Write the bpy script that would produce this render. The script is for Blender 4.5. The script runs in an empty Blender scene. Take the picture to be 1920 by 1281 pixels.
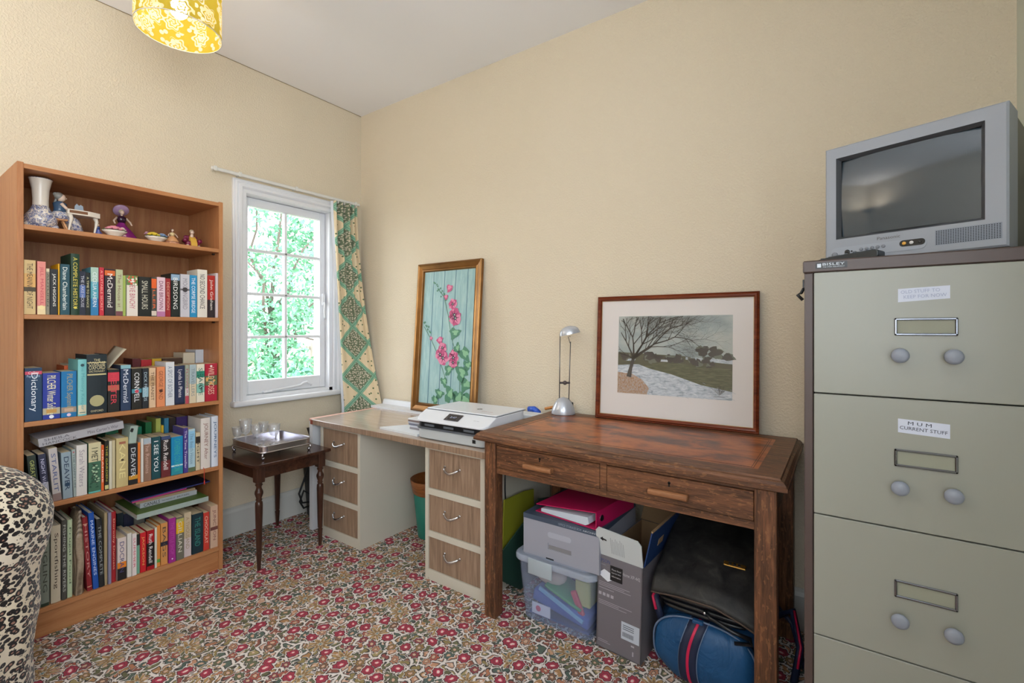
import bpy, bmesh, math, random
from mathutils import Vector, Matrix, noise
random.seed(7)
SC = bpy.context.scene
COL = SC.collection
# ---------------------------------------------------------------- camera
FPX = 885.0; CX = 960.0; HY = 617.0; CAMH = 1.18
TH = math.atan(620/885)
FWD = Vector((-math.sin(TH), math.cos(TH), 0)); RGT = Vector((math.cos(TH), math.sin(TH), 0)); UP = Vector((0,0,1))
CAM = Vector((2.861, -2.176, CAMH))
cd = bpy.data.cameras.new('camera'); cam = bpy.data.objects.new('camera', cd); COL.objects.link(cam)
cd.sensor_width = 36.0; cd.lens = 36.0*FPX/1920.0
cd.shift_y = -(640.5-HY)/1920.0
cd.clip_start = 0.02; cd.clip_end = 200
cam.location = CAM
cam.rotation_euler = (math.radians(90), 0, TH)
SC.camera = cam
def ray(px, py): return FWD + RGT*((px-CX)/FPX) - UP*((py-HY)/FPX)
def atz(px, py, z): r = ray(px,py); return CAM + r*((z-CAM.z)/r.z)
def atx(px, py, x): r = ray(px,py); return CAM + r*((x-CAM.x)/r.x)
def aty(px, py, y): r = ray(px,py); return CAM + r*((y-CAM.y)/r.y)
# ---------------------------------------------------------------- world, sun, exposure
SC.view_settings.view_transform = 'Standard'; SC.view_settings.look = 'None'
SC.view_settings.gamma = 1.0; SC.view_settings.use_curve_mapping = False
SC.view_settings.exposure = 0.54
W = bpy.data.worlds.new('sky'); SC.world = W; W.use_nodes = True
wn = W.node_tree; bg = wn.nodes['Background']
bg.inputs['Color'].default_value = (0.86, 0.93, 1.0, 1); bg.inputs['Strength'].default_value = 6.5
def add_light(name, kind, loc, rot=(0,0,0), **k):
    l = bpy.data.lights.new(name, kind)
    for a, v in k.items(): setattr(l, a, v)
    o = bpy.data.objects.new(name, l); COL.objects.link(o); o.location = loc; o.rotation_euler = rot
    return o
add_light('sun', 'SUN', (0,0,8), (math.radians(42), 0, math.radians(100)), energy=3.0, angle=0.02, color=(1.0,0.97,0.92))
# sky portals in the two window openings
pz = add_light('window_portal', 'AREA', (-0.12,-0.53,1.39), (0, math.radians(-90), 0), shape='RECTANGLE', size=1.2, size_y=0.56)
pz.data.cycles.is_portal = True
W2 = (2.55, 3.2, 0.85, 2.35)   # unseen rear window added to brighten the room: x0,x1,z0,z1
pw = add_light('added_rear_window_portal', 'AREA', ((W2[0]+W2[1])/2, -3.52, (W2[2]+W2[3])/2), (math.radians(90), 0, 0), shape='RECTANGLE', size=W2[1]-W2[0], size_y=W2[3]-W2[2])
pw.data.cycles.is_portal = True
W3 = (-3.2, -1.7, 0.8, 2.4)   # side window y0,y1,z0,z1 in the right wall, unseen, added to brighten the left side
ps = add_light('added_side_window_portal', 'AREA', (3.39, (W3[0]+W3[1])/2, (W3[2]+W3[3])/2), (0, math.radians(90), 0), shape='RECTANGLE', size=W3[3]-W3[2], size_y=W3[1]-W3[0])
ps.data.cycles.is_portal = True
up_ = add_light('added_ceiling_fill_light', 'AREA', (0.42,-3.08,1.80), (math.radians(180),0,0), shape='DISK', size=0.24, energy=13.0, color=(1.0,0.97,0.95))  # added area light out of view, lifts the ceiling brightness
# ---------------------------------------------------------------- helpers
def lin(c):
    return c/12.92 if c <= 0.04045 else ((c+0.055)/1.055)**2.4
def hexc(h):
    return tuple(lin(int(h[i:i+2],16)/255.0) for i in (0,2,4))
_m = {}
def mat(name, col='808080', rough=0.6, metal=0.0, spec=0.5, **k):
    key = (name, col, rough, metal)
    if key in _m: return _m[key]
    m = bpy.data.materials.new(name); m.use_nodes = True
    b = m.node_tree.nodes['Principled BSDF']
    c = hexc(col) if isinstance(col, str) else col
    b.inputs['Base Color'].default_value = (*c, 1); b.inputs['Roughness'].default_value = rough
    b.inputs['Metallic'].default_value = metal; b.inputs['Specular IOR Level'].default_value = spec
    for kk, v in k.items(): b.inputs[kk.replace('_',' ')].default_value = v
    _m[key] = m
    return m
class NT:
    """small node-graph builder"""
    def __init__(s, name, rough=0.6, metal=0.0, spec=0.5):
        s.m = bpy.data.materials.new(name); s.m.use_nodes = True; s.t = s.m.node_tree
        s.b = s.t.nodes['Principled BSDF']
        s.b.inputs['Roughness'].default_value = rough; s.b.inputs['Metallic'].default_value = metal
        s.b.inputs['Specular IOR Level'].default_value = spec
    def put(s, sock, v):
        if isinstance(v, bpy.types.NodeSocket): s.t.links.new(v, sock)
        elif isinstance(v, (tuple, list)) and len(v) == 3 and sock.type == 'RGBA': sock.default_value = (*v, 1)
        else: sock.default_value = v
    def n(s, kind, **k):
        nd = s.t.nodes.new(kind)
        for a, v in k.items(): setattr(nd, a, v)
        return nd
    def co(s, which='Object'): return s.n('ShaderNodeTexCoord').outputs[which]
    def mp(s, v, sc=(1,1,1), loc=(0,0,0), rot=(0,0,0)):
        nd = s.n('ShaderNodeMapping'); s.put(nd.inputs['Vector'], v)
        nd.inputs['Scale'].default_value = sc; nd.inputs['Location'].default_value = loc; nd.inputs['Rotation'].default_value = rot
        return nd.outputs[0]
    def ma(s, op, a, b=0.0, c=None, clamp=False):
        nd = s.n('ShaderNodeMath', operation=op); nd.use_clamp = clamp
        s.put(nd.inputs[0], a); s.put(nd.inputs[1], b)
        if c is not None: s.put(nd.inputs[2], c)
        return nd.outputs[0]
    def vm(s, op, a, b=(0,0,0), out=0):
        nd = s.n('ShaderNodeVectorMath', operation=op)
        s.put(nd.inputs[0], a)
        if op == 'SCALE': s.put(nd.inputs['Scale'], b)
        elif op not in ('LENGTH',): s.put(nd.inputs[1], b)
        return nd.outputs['Value'] if op in ('LENGTH','DOT_PRODUCT','DISTANCE') else nd.outputs[0]
    def sep(s, v):
        nd = s.n('ShaderNodeSeparateXYZ'); s.put(nd.inputs[0], v); return nd.outputs[0], nd.outputs[1], nd.outputs[2]
    def noise(s, v, scale=5, detail=3, rough=0.5, dist=0.0):
        nd = s.n('ShaderNodeTexNoise'); s.put(nd.inputs['Vector'], v); nd.inputs['Scale'].default_value = scale
        nd.inputs['Detail'].default_value = detail; nd.inputs['Roughness'].default_value = rough; nd.inputs['Distortion'].default_value = dist
        return nd.outputs['Fac']
    def vor(s, v, scale=5, feature='F1', rnd=1.0, dims='3D'):
        nd = s.n('ShaderNodeTexVoronoi', feature=feature, voronoi_dimensions=dims); s.put(nd.inputs['Vector'], v)
        nd.inputs['Scale'].default_value = scale; nd.inputs['Randomness'].default_value = rnd
        return nd
    def ramp(s, f, stops, interp='LINEAR'):
        nd = s.n('ShaderNodeValToRGB'); s.put(nd.inputs[0], f); cr = nd.color_ramp; cr.interpolation = interp
        while len(cr.elements) > 1: cr.elements.remove(cr.elements[-1])
        cr.elements[0].position = stops[0][0]; cr.elements[0].color = (*hexc(stops[0][1]), 1)
        for p, c in stops[1:]:
            e = cr.elements.new(p); e.color = (*hexc(c), 1)
        return nd.outputs[0]
    def mix(s, f, a, b, mode='MIX'):
        nd = s.n('ShaderNodeMix', data_type='RGBA', blend_type=mode)
        s.put(nd.inputs[0], f); s.put(nd.inputs[6], hexc(a) if isinstance(a,str) else a); s.put(nd.inputs[7], hexc(b) if isinstance(b,str) else b)
        return nd.outputs[2]
    def bump(s, h, strength=0.3, dist=0.01):
        nd = s.n('ShaderNodeBump'); nd.inputs['Strength'].default_value = strength; nd.inputs['Distance'].default_value = dist
        s.put(nd.inputs['Height'], h); s.t.links.new(nd.outputs[0], s.b.inputs['Normal'])
    def col(s, c): s.put(s.b.inputs['Base Color'], c); return s.m
def mask(nt, v, thr, w=0.02, inv=False):
    """1 where v < thr (soft)"""
    nd = nt.n('ShaderNodeMapRange'); nt.put(nd.inputs[0], v)
    nd.inputs[1].default_value = thr-w; nd.inputs[2].default_value = thr+w
    nd.inputs[3].default_value = 0.0 if inv else 1.0; nd.inputs[4].default_value = 1.0 if inv else 0.0
    return nd.outputs[0]
def wood(name, dark, mid, light, axis='X', scale=1.0, rough=0.45, fine=1.0, bump=0.05, spec=0.4):
    t = NT(name, rough, spec=spec); sc = {'X':(0.6,9,9),'Y':(9,0.6,9),'Z':(9,9,0.6)}[axis]
    v = t.mp(t.co(), tuple(a*scale for a in sc))
    n1 = t.noise(v, 4, 6, 0.6, 0.8); n2 = t.noise(t.mp(t.co(), tuple(a*scale*5 for a in sc)), 8*fine, 3, 0.6)
    f = t.ma('ADD', t.ma('MULTIPLY', n1, 0.7), t.ma('MULTIPLY', n2, 0.3))
    c = t.ramp(f, [(0.33,dark),(0.5,mid),(0.68,light)])
    t.bump(f, bump, 0.004)
    return t.col(c)
class MB:
    """collects shapes for ONE mesh object"""
    def __init__(s): s.bm = bmesh.new(); s.M = Matrix.Identity(4)
    def _add(s, verts, faces, mi=0, smooth=False):
        vs = [s.bm.verts.new(s.M @ Vector(v)) for v in verts]
        for f in faces:
            try:
                fc = s.bm.faces.new([vs[i] for i in f]); fc.material_index = mi; fc.smooth = smooth
            except ValueError: pass
        return vs
    def box(s, x0,x1,y0,y1,z0,z1, mi=0, bev=0.0, seg=1):
        v = [(x0,y0,z0),(x1,y0,z0),(x1,y1,z0),(x0,y1,z0),(x0,y0,z1),(x1,y0,z1),(x1,y1,z1),(x0,y1,z1)]
        f = [(3,2,1,0),(4,5,6,7),(0,1,5,4),(1,2,6,5),(2,3,7,6),(3,0,4,7)]
        if bev <= 0: s._add(v, f, mi); return s
        b2 = bmesh.new(); vs = [b2.verts.new(p) for p in v]
        for q in f: b2.faces.new([vs[i] for i in q])
        bmesh.ops.bevel(b2, geom=list(b2.edges), offset=bev, segments=seg, affect='EDGES', profile=0.5)
        b2.verts.index_update()
        s._add([p.co.copy() for p in b2.verts], [[p.index for p in fc.verts] for fc in b2.faces], mi, seg > 1)
        b2.free(); return s
    def prism(s, pts, a, b, axis='Y', mi=0, smooth=False):
        """pts: 2D outline; extruded from a to b along axis"""
        def P(p, t):
            return {'X':(t,p[0],p[1]),'Y':(p[0],t,p[1]),'Z':(p[0],p[1],t)}[axis]
        n = len(pts); v = [P(p,a) for p in pts]+[P(p,b) for p in pts]
        f = [tuple(range(n))[::-1], tuple(range(n,2*n))]+[(i,(i+1)%n,n+(i+1)%n,n+i) for i in range(n)]
        vs = s._add(v, f, mi)
        if smooth:
            for fc in s.bm.faces[-n:] if False else []: fc.smooth = True
        return s
    def lathe(s, prof, n=24, c=(0,0,0), mi=0, cap=True, smooth=True, ry=1.0):
        v=[]; f=[]
        for r,z in prof:
            for i in range(n):
                a=2*math.pi*i/n; v.append((c[0]+r*math.cos(a), c[1]+r*ry*math.sin(a), c[2]+z))
        for j in range(len(prof)-1):
            for i in range(n):
                f.append((j*n+i, j*n+(i+1)%n, (j+1)*n+(i+1)%n, (j+1)*n+i))
        if cap:
            if prof[0][0]>1e-5: f.append(tuple(range(n))[::-1])
            if prof[-1][0]>1e-5: f.append(tuple((len(prof)-1)*n+i for i in range(n)))
        s._add(v,f,mi,smooth); return s
    def tube(s, pts, r, n=8, mi=0, closed=False, rs=None):
        pts=[Vector(p) for p in pts]; m=len(pts); v=[]; f=[]
        prev=None
        for i,p in enumerate(pts):
            a=pts[(i-1)%m] if (i>0 or closed) else p; b=pts[(i+1)%m] if (i<m-1 or closed) else p
            t=(b-a).normalized() if (b-a).length>1e-9 else Vector((0,0,1))
            if prev is None:
                u=t.orthogonal().normalized()
            else:
                u=(prev-t*prev.dot(t)); u=u.normalized() if u.length>1e-6 else t.orthogonal().normalized()
            prev=u; w=t.cross(u); rr=rs[i] if rs else r
            for k in range(n):
                an=2*math.pi*k/n; v.append(p+u*(rr*math.cos(an))+w*(rr*math.sin(an)))
        for i in range(m if closed else m-1):
            for k in range(n):
                j=(i+1)%m; f.append((i*n+k,i*n+(k+1)%n,j*n+(k+1)%n,j*n+k))
        if not closed: f.append(tuple(range(n))[::-1]); f.append(tuple((m-1)*n+k for k in range(n)))
        s._add(v,f,mi,True); return s
    def poly(s, pts, mi=0, smooth=False):
        s._add(pts,[tuple(range(len(pts)))],mi,smooth); return s
    def ball(s, c, r, mi=0, n=12, sc=(1,1,1)):
        m=n//2+1; v=[]; f=[]
        for j in range(m+1):
            ph=math.pi*j/m
            for i in range(n):
                a=2*math.pi*i/n; v.append((c[0]+r*sc[0]*math.sin(ph)*math.cos(a), c[1]+r*sc[1]*math.sin(ph)*math.sin(a), c[2]+r*sc[2]*math.cos(ph)))
        for j in range(m):
            for i in range(n): f.append((j*n+i,(j+1)*n+i,(j+1)*n+(i+1)%n,j*n+(i+1)%n))
        vs=s._add(v,f,mi,True); bmesh.ops.remove_doubles(s.bm, verts=vs, dist=1e-6); return s
    def grid(s, fn, nu, nv, mi=0, smooth=True, uv=None, closeu=False, th=0.0):
        """fn(u,v)->point"""
        pts=[fn(i/nu, j/nv) for j in range(nv+1) for i in range(nu+(0 if closeu else 1))]
        w=nu if closeu else nu+1; f=[]
        for j in range(nv):
            for i in range(nu):
                f.append((j*w+i, j*w+(i+1)%w, (j+1)*w+(i+1)%w, (j+1)*w+i))
        s._add(pts,f,mi,smooth); return s
    def build(s, name, mats, parent=None, loc=None, mod=None):
        bmesh.ops.recalc_face_normals(s.bm, faces=s.bm.faces) if mod != 'keep' else None
        me=bpy.data.meshes.new(name); s.bm.to_mesh(me); s.bm.free()
        for m in (mats if isinstance(mats,(list,tuple)) else [mats]): me.materials.append(m)
        o=bpy.data.objects.new(name, me); COL.objects.link(o)
        if parent: o.parent=parent
        if loc: o.location=loc
        return o
def thing(name, label, cat, loc=(0,0,0), rotz=0, group=None, rot=None):
    o=bpy.data.objects.new(name,None); COL.objects.link(o); o.location=loc
    o.rotation_euler = rot if rot else (0,0,rotz); o.empty_display_size=0.05
    o['label']=label; o['category']=cat
    if group: o['group']=group
    return o
def tag(o,label,cat,group=None,kind=None):
    o['label']=label; o['category']=cat
    if group: o['group']=group
    if kind: o['kind']=kind
    return o
def struct(o): o['kind']='structure'; return o
FONT_CACHE={}
def text_mesh(s, Lw, Hh):
    """flat lettering in XY, fitted into Lw x Hh, lower-left at origin"""
    if s not in FONT_CACHE:
        c=bpy.data.curves.new('f','FONT'); c.body=s; c.size=1; c.resolution_u=2
        o=bpy.data.objects.new('f',c); COL.objects.link(o)
        bpy.context.view_layer.update()
        me=bpy.data.meshes.new_from_object(o.evaluated_get(bpy.context.evaluated_depsgraph_get()))
        V=[v.co.copy() for v in me.vertices]; F=[tuple(p.vertices) for p in me.polygons]
        bpy.data.objects.remove(o); bpy.data.curves.remove(c); bpy.data.meshes.remove(me)
        FONT_CACHE[s]=(V,F)
    V,F=FONT_CACHE[s]
    x0=min(v.x for v in V);x1=max(v.x for v in V);y0=min(v.y for v in V);y1=max(v.y for v in V)
    return [Vector(((v.x-x0)/(x1-x0)*Lw,(v.y-y0)/(y1-y0)*Hh,0)) for v in V],F
def letter(name, s, Lw, Hh, M, m, parent):
    V,F=text_mesh(s,Lw,Hh); b=MB(); b.M=M; b._add(V,F); return b.build(name,m,parent,mod='keep')
def basis(o, x, y):
    """matrix: origin o, local X,Y directions, Z=XxY"""
    x=Vector(x).normalized(); y=Vector(y).normalized(); z=x.cross(y).normalized(); M=Matrix.Identity(4)
    for i in range(3): M[i][0]=x[i];M[i][1]=y[i];M[i][2]=z[i];M[i][3]=o[i]
    return M
BULB_E=12.0; BULB_W=12.0
# ---------------------------------------------------------------- materials of the room
CEIL = 2.72; XR = 3.32; YF = -3.45; WT = 0.22
def wallpaper():
    t = NT('cream_textured_wallpaper', 0.75, spec=0.25)
    co = t.co()
    a = t.noise(co, 115, 2, 0.5, 0.2); b = t.noise(co, 230, 2, 0.5)
    h = t.ma('ADD', t.ramp(a, [(0.42,'000000'),(0.62,'ffffff')]), t.ma('MULTIPLY', b, 0.3))
    t.bump(h, 0.42, 0.003)
    s = t.noise(co, 1.3, 3, 0.6)
    return t.col(t.mix(s, 'dacdb4', 'e0d4be'))
def ceiling_mat():
    t = NT('white_ceiling_paint', 0.85, spec=0.2); n = t.noise(t.co(), 60, 3); t.bump(n, 0.1, 0.002)
    return t.col(t.mix(t.noise(t.co(), 0.9, 2), 'f0f0f2', 'f6f6f8'))
def carpet():
    t = NT('floral_patterned_carpet', 0.95, spec=0.05)
    co = t.co()
    wob = t.n('ShaderNodeTexNoise'); t.put(wob.inputs['Vector'], co); wob.inputs['Scale'].default_value = 22
    c0 = t.vm('ADD', co, t.vm('SCALE', t.vm('SUBTRACT', wob.outputs['Color'], (0.5,0.5,0.5)), 0.030))
    x,y,z = t.sep(c0); cb = t.n('ShaderNodeCombineXYZ'); t.put(cb.inputs[0], x); t.put(cb.inputs[1], y); c0 = cb.outputs[0]
    def flower(scale, R, petals, off, amp=0.28, rnd=0.75, swirl=0.0):
        p = t.mp(c0, (scale,)*3, off)
        v = t.vor(p, 1.0, 'F1', rnd, '2D')
        loc = t.vm('SUBTRACT', p, v.outputs['Position'])
        lx,ly,_ = t.sep(loc); r = t.ma('SQRT', t.ma('ADD', t.ma('MULTIPLY', lx, lx), t.ma('MULTIPLY', ly, ly)))
        cr,cg,cbl = t.sep(v.outputs['Color'])
        an = t.ma('ADD', t.ma('ARCTAN2', ly, lx), t.ma('MULTIPLY', cr, 6.28))
        if swirl: an = t.ma('ADD', an, t.ma('MULTIPLY', r, swirl))
        rp = t.ma('MULTIPLY', t.ma('ADD', 1.0-amp, t.ma('MULTIPLY', t.ma('COSINE', t.ma('MULTIPLY', an, petals)), amp)), R)
        return t.ma('DIVIDE', r, rp), cr, cg, cbl
    ground = t.mix(t.noise(c0, 300, 2), 'd2c8c0', 'efe8e4')
    # network of small outlined motifs
    ve = t.vor(c0, 27, 'DISTANCE_TO_EDGE', 0.95, '2D').outputs['Distance']; vc = t.vor(c0, 27, 'F1', 0.95, '2D'); _r, cg0, _b = t.sep(vc.outputs['Color'])
    fill = t.ramp(cg0, [(0.0,'6a6a44'),(0.14,'a87a48'),(0.28,'4a5c50'),(0.4,'bf8a6a'),(0.52,'8a4a38'),(0.64,'9a8a58'),(0.76,'c89c84'),(0.88,'5c4a34')], 'CONSTANT')
    net = t.mix(mask(t, ve, 0.20, 0.03), fill, '2e2620'); net = t.mix(mask(t, ve, 0.105, 0.025), net, ground)
    net = t.mix(mask(t, vc.outputs['Distance'], 0.13, 0.03), net, 'd8b8a0')
    ground0 = ground; 
    # fine scrolling leaves
    q, cr, cg, cb2 = flower(19, 0.50, 2, (3.1,1.7,0), 0.36, 0.9, 3.0)
    leaf = t.ramp(cg, [(0.0,'5c5a34'),(0.25,'8c7a44'),(0.45,'3c5248'),(0.6,'b0714e'),(0.75,'c79a76'),(0.9,'8a4038')], 'CONSTANT')
    c = t.mix(mask(t, q, 1.0, 0.04), net, ground); c = t.mix(mask(t, q, 0.86, 0.04), c, '2e2620'); c = t.mix(mask(t, q, 0.6, 0.04), c, leaf)
    # middling rosettes
    q, cr, cg, cb2 = flower(17, 0.36, 7, (0.4,5.2,0), 0.13, 0.85, 1.5)
    ros = t.ramp(cg, [(0.0,'a84e3a'),(0.17,'94703c'),(0.38,'5e6240'),(0.55,'b87e60'),(0.68,'8c2c38'),(0.8,'465c54'),(0.9,'7a5238')], 'CONSTANT')
    c = t.mix(mask(t, q, 1.13, 0.04), c, ground); c = t.mix(mask(t, q, 1.0, 0.03), c, '2c2622'); c = t.mix(mask(t, q, 0.82, 0.03), c, ros)
    c = t.mix(mask(t, q, 0.46, 0.03), c, '3c3028'); c = t.mix(mask(t, q, 0.34, 0.03), c, 'd0a88c')
    # large ochre blooms
    q, cr, cg, cb2 = flower(6.2, 0.26, 9, (7.7,2.2,0), 0.3, 0.6)
    k = t.ma('LESS_THAN', cg, 0.6)
    def mk(thr): return t.ma('MULTIPLY', mask(t, q, thr, 0.02), k)
    c = t.mix(mk(1.2), c, ground); c = t.mix(mk(1.06), c, '4a3a26'); c = t.mix(mk(0.98), c, 'b08c56'); c = t.mix(mk(0.62), c, '80603a'); c = t.mix(mk(0.3), c, 'd8d0c0'); c = t.mix(mk(0.18), c, '3a6a78')
    # crimson flowers
    q, cr, cg, cb2 = flower(12.5, 0.31, 8, (1.9,0.6,0), 0.08, 0.9)
    k = t.ma('LESS_THAN', cg, 0.6)
    c = t.mix(mk(1.14), c, ground); c = t.mix(mk(1.0), c, '3a1018'); c = t.mix(mk(0.86), c, '9c1436'); c = t.mix(mk(0.52), c, '6c0e26'); c = t.mix(mk(0.42), c, 'c02c50'); c = t.mix(mk(0.24), c, 'e8c8c0')
    t.bump(t.noise(c0, 700, 2), 0.35, 0.004)
    c = t.mix(0.10, c, t.mix(t.noise(c0, 500, 1), '2a241e', 'ffffff'))
    return t.col(c)
M_WALL = wallpaper(); M_CEIL = ceiling_mat(); M_CARPET = carpet()
M_WHITE = mat('white_gloss_paint','e4e6ea',0.35)
M_SKIRT = mat('skirting_paint','c9c9c4',0.45)
# ---------------------------------------------------------------- shell
WY0, WY1, WZ0, WZ1 = -0.835, -0.235, 0.765, 2.0      # window_1 opening in the left wall
b = MB(); b.box(-WT-.02, XR+WT, YF-WT, WT, -0.08, 0); struct(b.build('floor', M_CARPET))
b = MB(); b.box(-WT, XR+WT, YF-WT, WT, CEIL, CEIL+0.12); struct(b.build('ceiling', M_CEIL))
b = MB(); b.box(-WT,0, YF-WT, WY0, 0, CEIL); b.box(-WT,0, WY1, WT, 0, CEIL); b.box(-WT,0, WY0, WY1, 0, WZ0); b.box(-WT,0, WY0, WY1, WZ1, CEIL)
struct(b.build('wall_left', M_WALL))
b = MB(); b.box(0, XR+WT, 0, WT, 0, CEIL); struct(b.build('wall_back', M_WALL))
b = MB(); b.box(XR, XR+WT, YF-WT, W3[0], 0, CEIL); b.box(XR, XR+WT, W3[1], 0, 0, CEIL); b.box(XR, XR+WT, W3[0], W3[1], 0, W3[2]); b.box(XR, XR+WT, W3[0], W3[1], W3[3], CEIL)
t_ = NT('pale_sage_paint', 0.7, spec=0.25); t_.bump(t_.noise(t_.co(),60,2),0.1,0.002); struct(b.build('wall_right', t_.col(hexc('cdd1c4'))))
b = MB(); b.box(0, W2[0], YF-WT, YF, 0, CEIL); b.box(W2[1], XR, YF-WT, YF, 0, CEIL); b.box(W2[0], W2[1], YF-WT, YF, 0, W2[2]); b.box(W2[0], W2[1], YF-WT, YF, W2[3], CEIL)
struct(b.build('wall_front', M_WALL))
def skirting(name, pts, axis, a, c):
    b = MB(); b.prism(pts, a, c, axis); struct(b.build(name, M_SKIRT))
sk = [(0,0),(0.022,0),(0.022,0.135),(0.016,0.15),(0.008,0.158),(0,0.16)]
skirting('baseboard_left', sk, 'Y', YF, 0)
skirting('baseboard_back', [(-p[0],p[1]) for p in sk], 'X', 0.022, XR)
skirting('baseboard_right', [(XR-p[0],p[1]) for p in sk], 'Y', YF, -0.022)
# thin crack line along the ceiling joint
b = MB(); b.box(0.0,0.0015,YF,0,CEIL-0.003,CEIL-0.0005)
struct(b.build('trim_1', mat('ceiling_joint_crack','8a7450',0.9)))
# ---------------------------------------------------------------- window_1
win = bpy.data.objects.new('window_1', None); COL.objects.link(win); win['kind']='structure'
def wpart(b, name, m=M_WHITE, parent=win, label=None):
    o = b.build(name, m, parent)
    if label: o['label']=label
    return o
# architrave: stepped moulding on the wall face
AY0, AY1, AZ1 = -0.885, -0.16, 2.045
b = MB()
for (w0,w1,d) in ((0.0,0.075,0.016),(0.006,0.05,0.024),(0.016,0.038,0.03)):
    pass
PRF=((0,0.0005),(0,.017),(.004,.019),(.008,.017),(.011,.026),(.018,.028),(.024,.024),(.028,.024),(.032,.034),(.042,.034),(.046,.028),(.052,.018),(.072,.018),(.075,.0005))
v=[];f=[]
for (w_,d_) in PRF: v+=[(d_,AY0+w_,.765),(d_,AY0+w_,AZ1-w_),(d_,AY1-w_,AZ1-w_),(d_,AY1-w_,.765)]
for j in range(len(PRF)-1):
    for i in range(3): f.append((j*4+i,j*4+i+1,(j+1)*4+i+1,(j+1)*4+i))
b._add(v,f); wpart(b,'architrave')
b = MB(); b.box(-0.13,0.0, WY0-0.0,WY0+0.024,WZ0,WZ1); b.box(-0.13,0.0,WY1-0.024,WY1,WZ0,WZ1); b.box(-0.13,0.0,WY0,WY1,WZ1-0.03,WZ1); b.box(-0.16,0.0,WY0,WY1,WZ0-0.02,WZ0+0.02)
wpart(b,'frame')
b = MB(); b.box(-0.03,0.05,-0.895,-0.15,0.733,0.765,bev=0.008,seg=2); wpart(b,'window_sill')
# casement sash: 2 x 4 panes
SY0,SY1,SZ0,SZ1 = WY0+0.026, WY1-0.026, WZ0+0.022, WZ1-0.032
GY0,GY1,GZ0,GZ1 = SY0+0.036, SY1-0.040, 0.868, 1.918
b = MB(); sx0,sx1=-0.085,-0.045
b.box(sx0,sx1,SY0,GY0,SZ0,SZ1,bev=0.003); b.box(sx0,sx1,GY1,SY1,SZ0,SZ1,bev=0.003); b.box(sx0,sx1,GY0,GY1,SZ0,GZ0,bev=0.003); b.box(sx0,sx1,GY0,GY1,GZ1,SZ1,bev=0.003)
sash = wpart(b,'sash')
GM = (GY0+GY1)/2
b = MB(); b.box(sx0+.004,sx1-.002,GM-0.009,GM+0.009,GZ0,GZ1,bev=0.004)
for k in (1,2,3):
    z = GZ0+(GZ1-GZ0)*k/4; b.box(sx0+.004,sx1-.002,GY0,GY1,z-0.009,z+0.009,bev=0.004)
wpart(b,'glazing_bar',parent=win)
def glass_mat(name, tint=(1,1,1), gl=0.08, rough=0.0):
    m = bpy.data.materials.new(name); m.use_nodes=True; nt=m.node_tree
    for n in list(nt.nodes):
        if n.type!='OUTPUT_MATERIAL': nt.nodes.remove(n)
    out=nt.nodes['Material Output']; tr=nt.nodes.new('ShaderNodeBsdfTransparent'); tr.inputs[0].default_value=(*tint,1)
    g=nt.nodes.new('ShaderNodeBsdfGlossy'); g.inputs['Roughness'].default_value=rough
    lw=nt.nodes.new('ShaderNodeLayerWeight'); lw.inputs[0].default_value=.5
    pw_=nt.nodes.new('ShaderNodeMath'); pw_.operation='POWER'; pw_.inputs[1].default_value=4.0; nt.links.new(lw.outputs['Facing'],pw_.inputs[0])
    fr=nt.nodes.new('ShaderNodeMath'); fr.operation='MULTIPLY_ADD'; fr.inputs[1].default_value=.7; fr.inputs[2].default_value=gl*.4; nt.links.new(pw_.outputs[0],fr.inputs[0])
    mx=nt.nodes.new('ShaderNodeMixShader'); nt.links.new(fr.outputs[0],mx.inputs[0]); nt.links.new(tr.outputs[0],mx.inputs[1]); nt.links.new(g.outputs[0],mx.inputs[2]); nt.links.new(mx.outputs[0],out.inputs[0])
    return m
M_PANE = glass_mat('window_glass')
for i in range(2):
    for k in range(4):
        y0 = (GY0,GM+.009)[i]; y1=(GM-.009,GY1)[i]; h=(GZ1-GZ0)/4
        b=MB(); b.box(-0.067,-0.064,y0,y1,GZ0+h*k+.008,GZ0+h*(k+1)-.008); wpart(b,'pane',M_PANE)
# stay bar on the bottom rail and catch on the right stile
b=MB(); b.tube([(-0.035,-0.66,0.80),(-0.03,-0.60,0.803),(-0.03,-0.45,0.815),(-0.03,-0.43,0.828),(-0.03,-0.405,0.833),(-0.032,-0.385,0.822),(-0.035,-0.37,0.81)],0.007,8); b.box(-0.045,-0.02,-0.69,-0.64,0.79,0.803,bev=.003)
wpart(b,'casement_stay',label='white painted casement stay bar')
b=MB(); b.box(-0.046,-0.03,-0.29,-0.268,1.34,1.42,bev=.003); b.tube([(-0.025,-0.28,1.36),(-0.012,-0.285,1.34),(-0.01,-0.29,1.31),(-0.012,-0.286,1.27),(-0.016,-0.28,1.25)],0.006,8); wpart(b,'window_catch')
# ---------------------------------------------------------------- added_rear_window (unseen, added behind the camera for more daylight)
win2 = bpy.data.objects.new('added_rear_window', None); COL.objects.link(win2); win2['kind']='structure'
b=MB(); x0,x1,z0,z1=W2
b.box(x0,x0+.05,YF-.14,YF+.01,z0,z1); b.box(x1-.05,x1,YF-.14,YF+.01,z0,z1); b.box(x0,x1,YF-.14,YF+.01,z0,z0+.05); b.box(x0,x1,YF-.14,YF+.01,z1-.05,z1)
b.box((x0+x1)/2-.02,(x0+x1)/2+.02,YF-.09,YF-.05,z0,z1); b.box(x0,x1,YF-.09,YF-.05,(z0+z1)/2-.012,(z0+z1)/2+.012)
b.build('window_frame',M_WHITE,win2)
b=MB(); b.box(x0+.05,x1-.05,YF-.072,YF-.069,z0+.05,z1-.05); b.build('pane',M_PANE,win2)
win3 = bpy.data.objects.new('added_side_window', None); COL.objects.link(win3); win3['kind']='structure'  # unseen side window, added as fill light
b=MB(); y0,y1,z0,z1=W3
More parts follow.
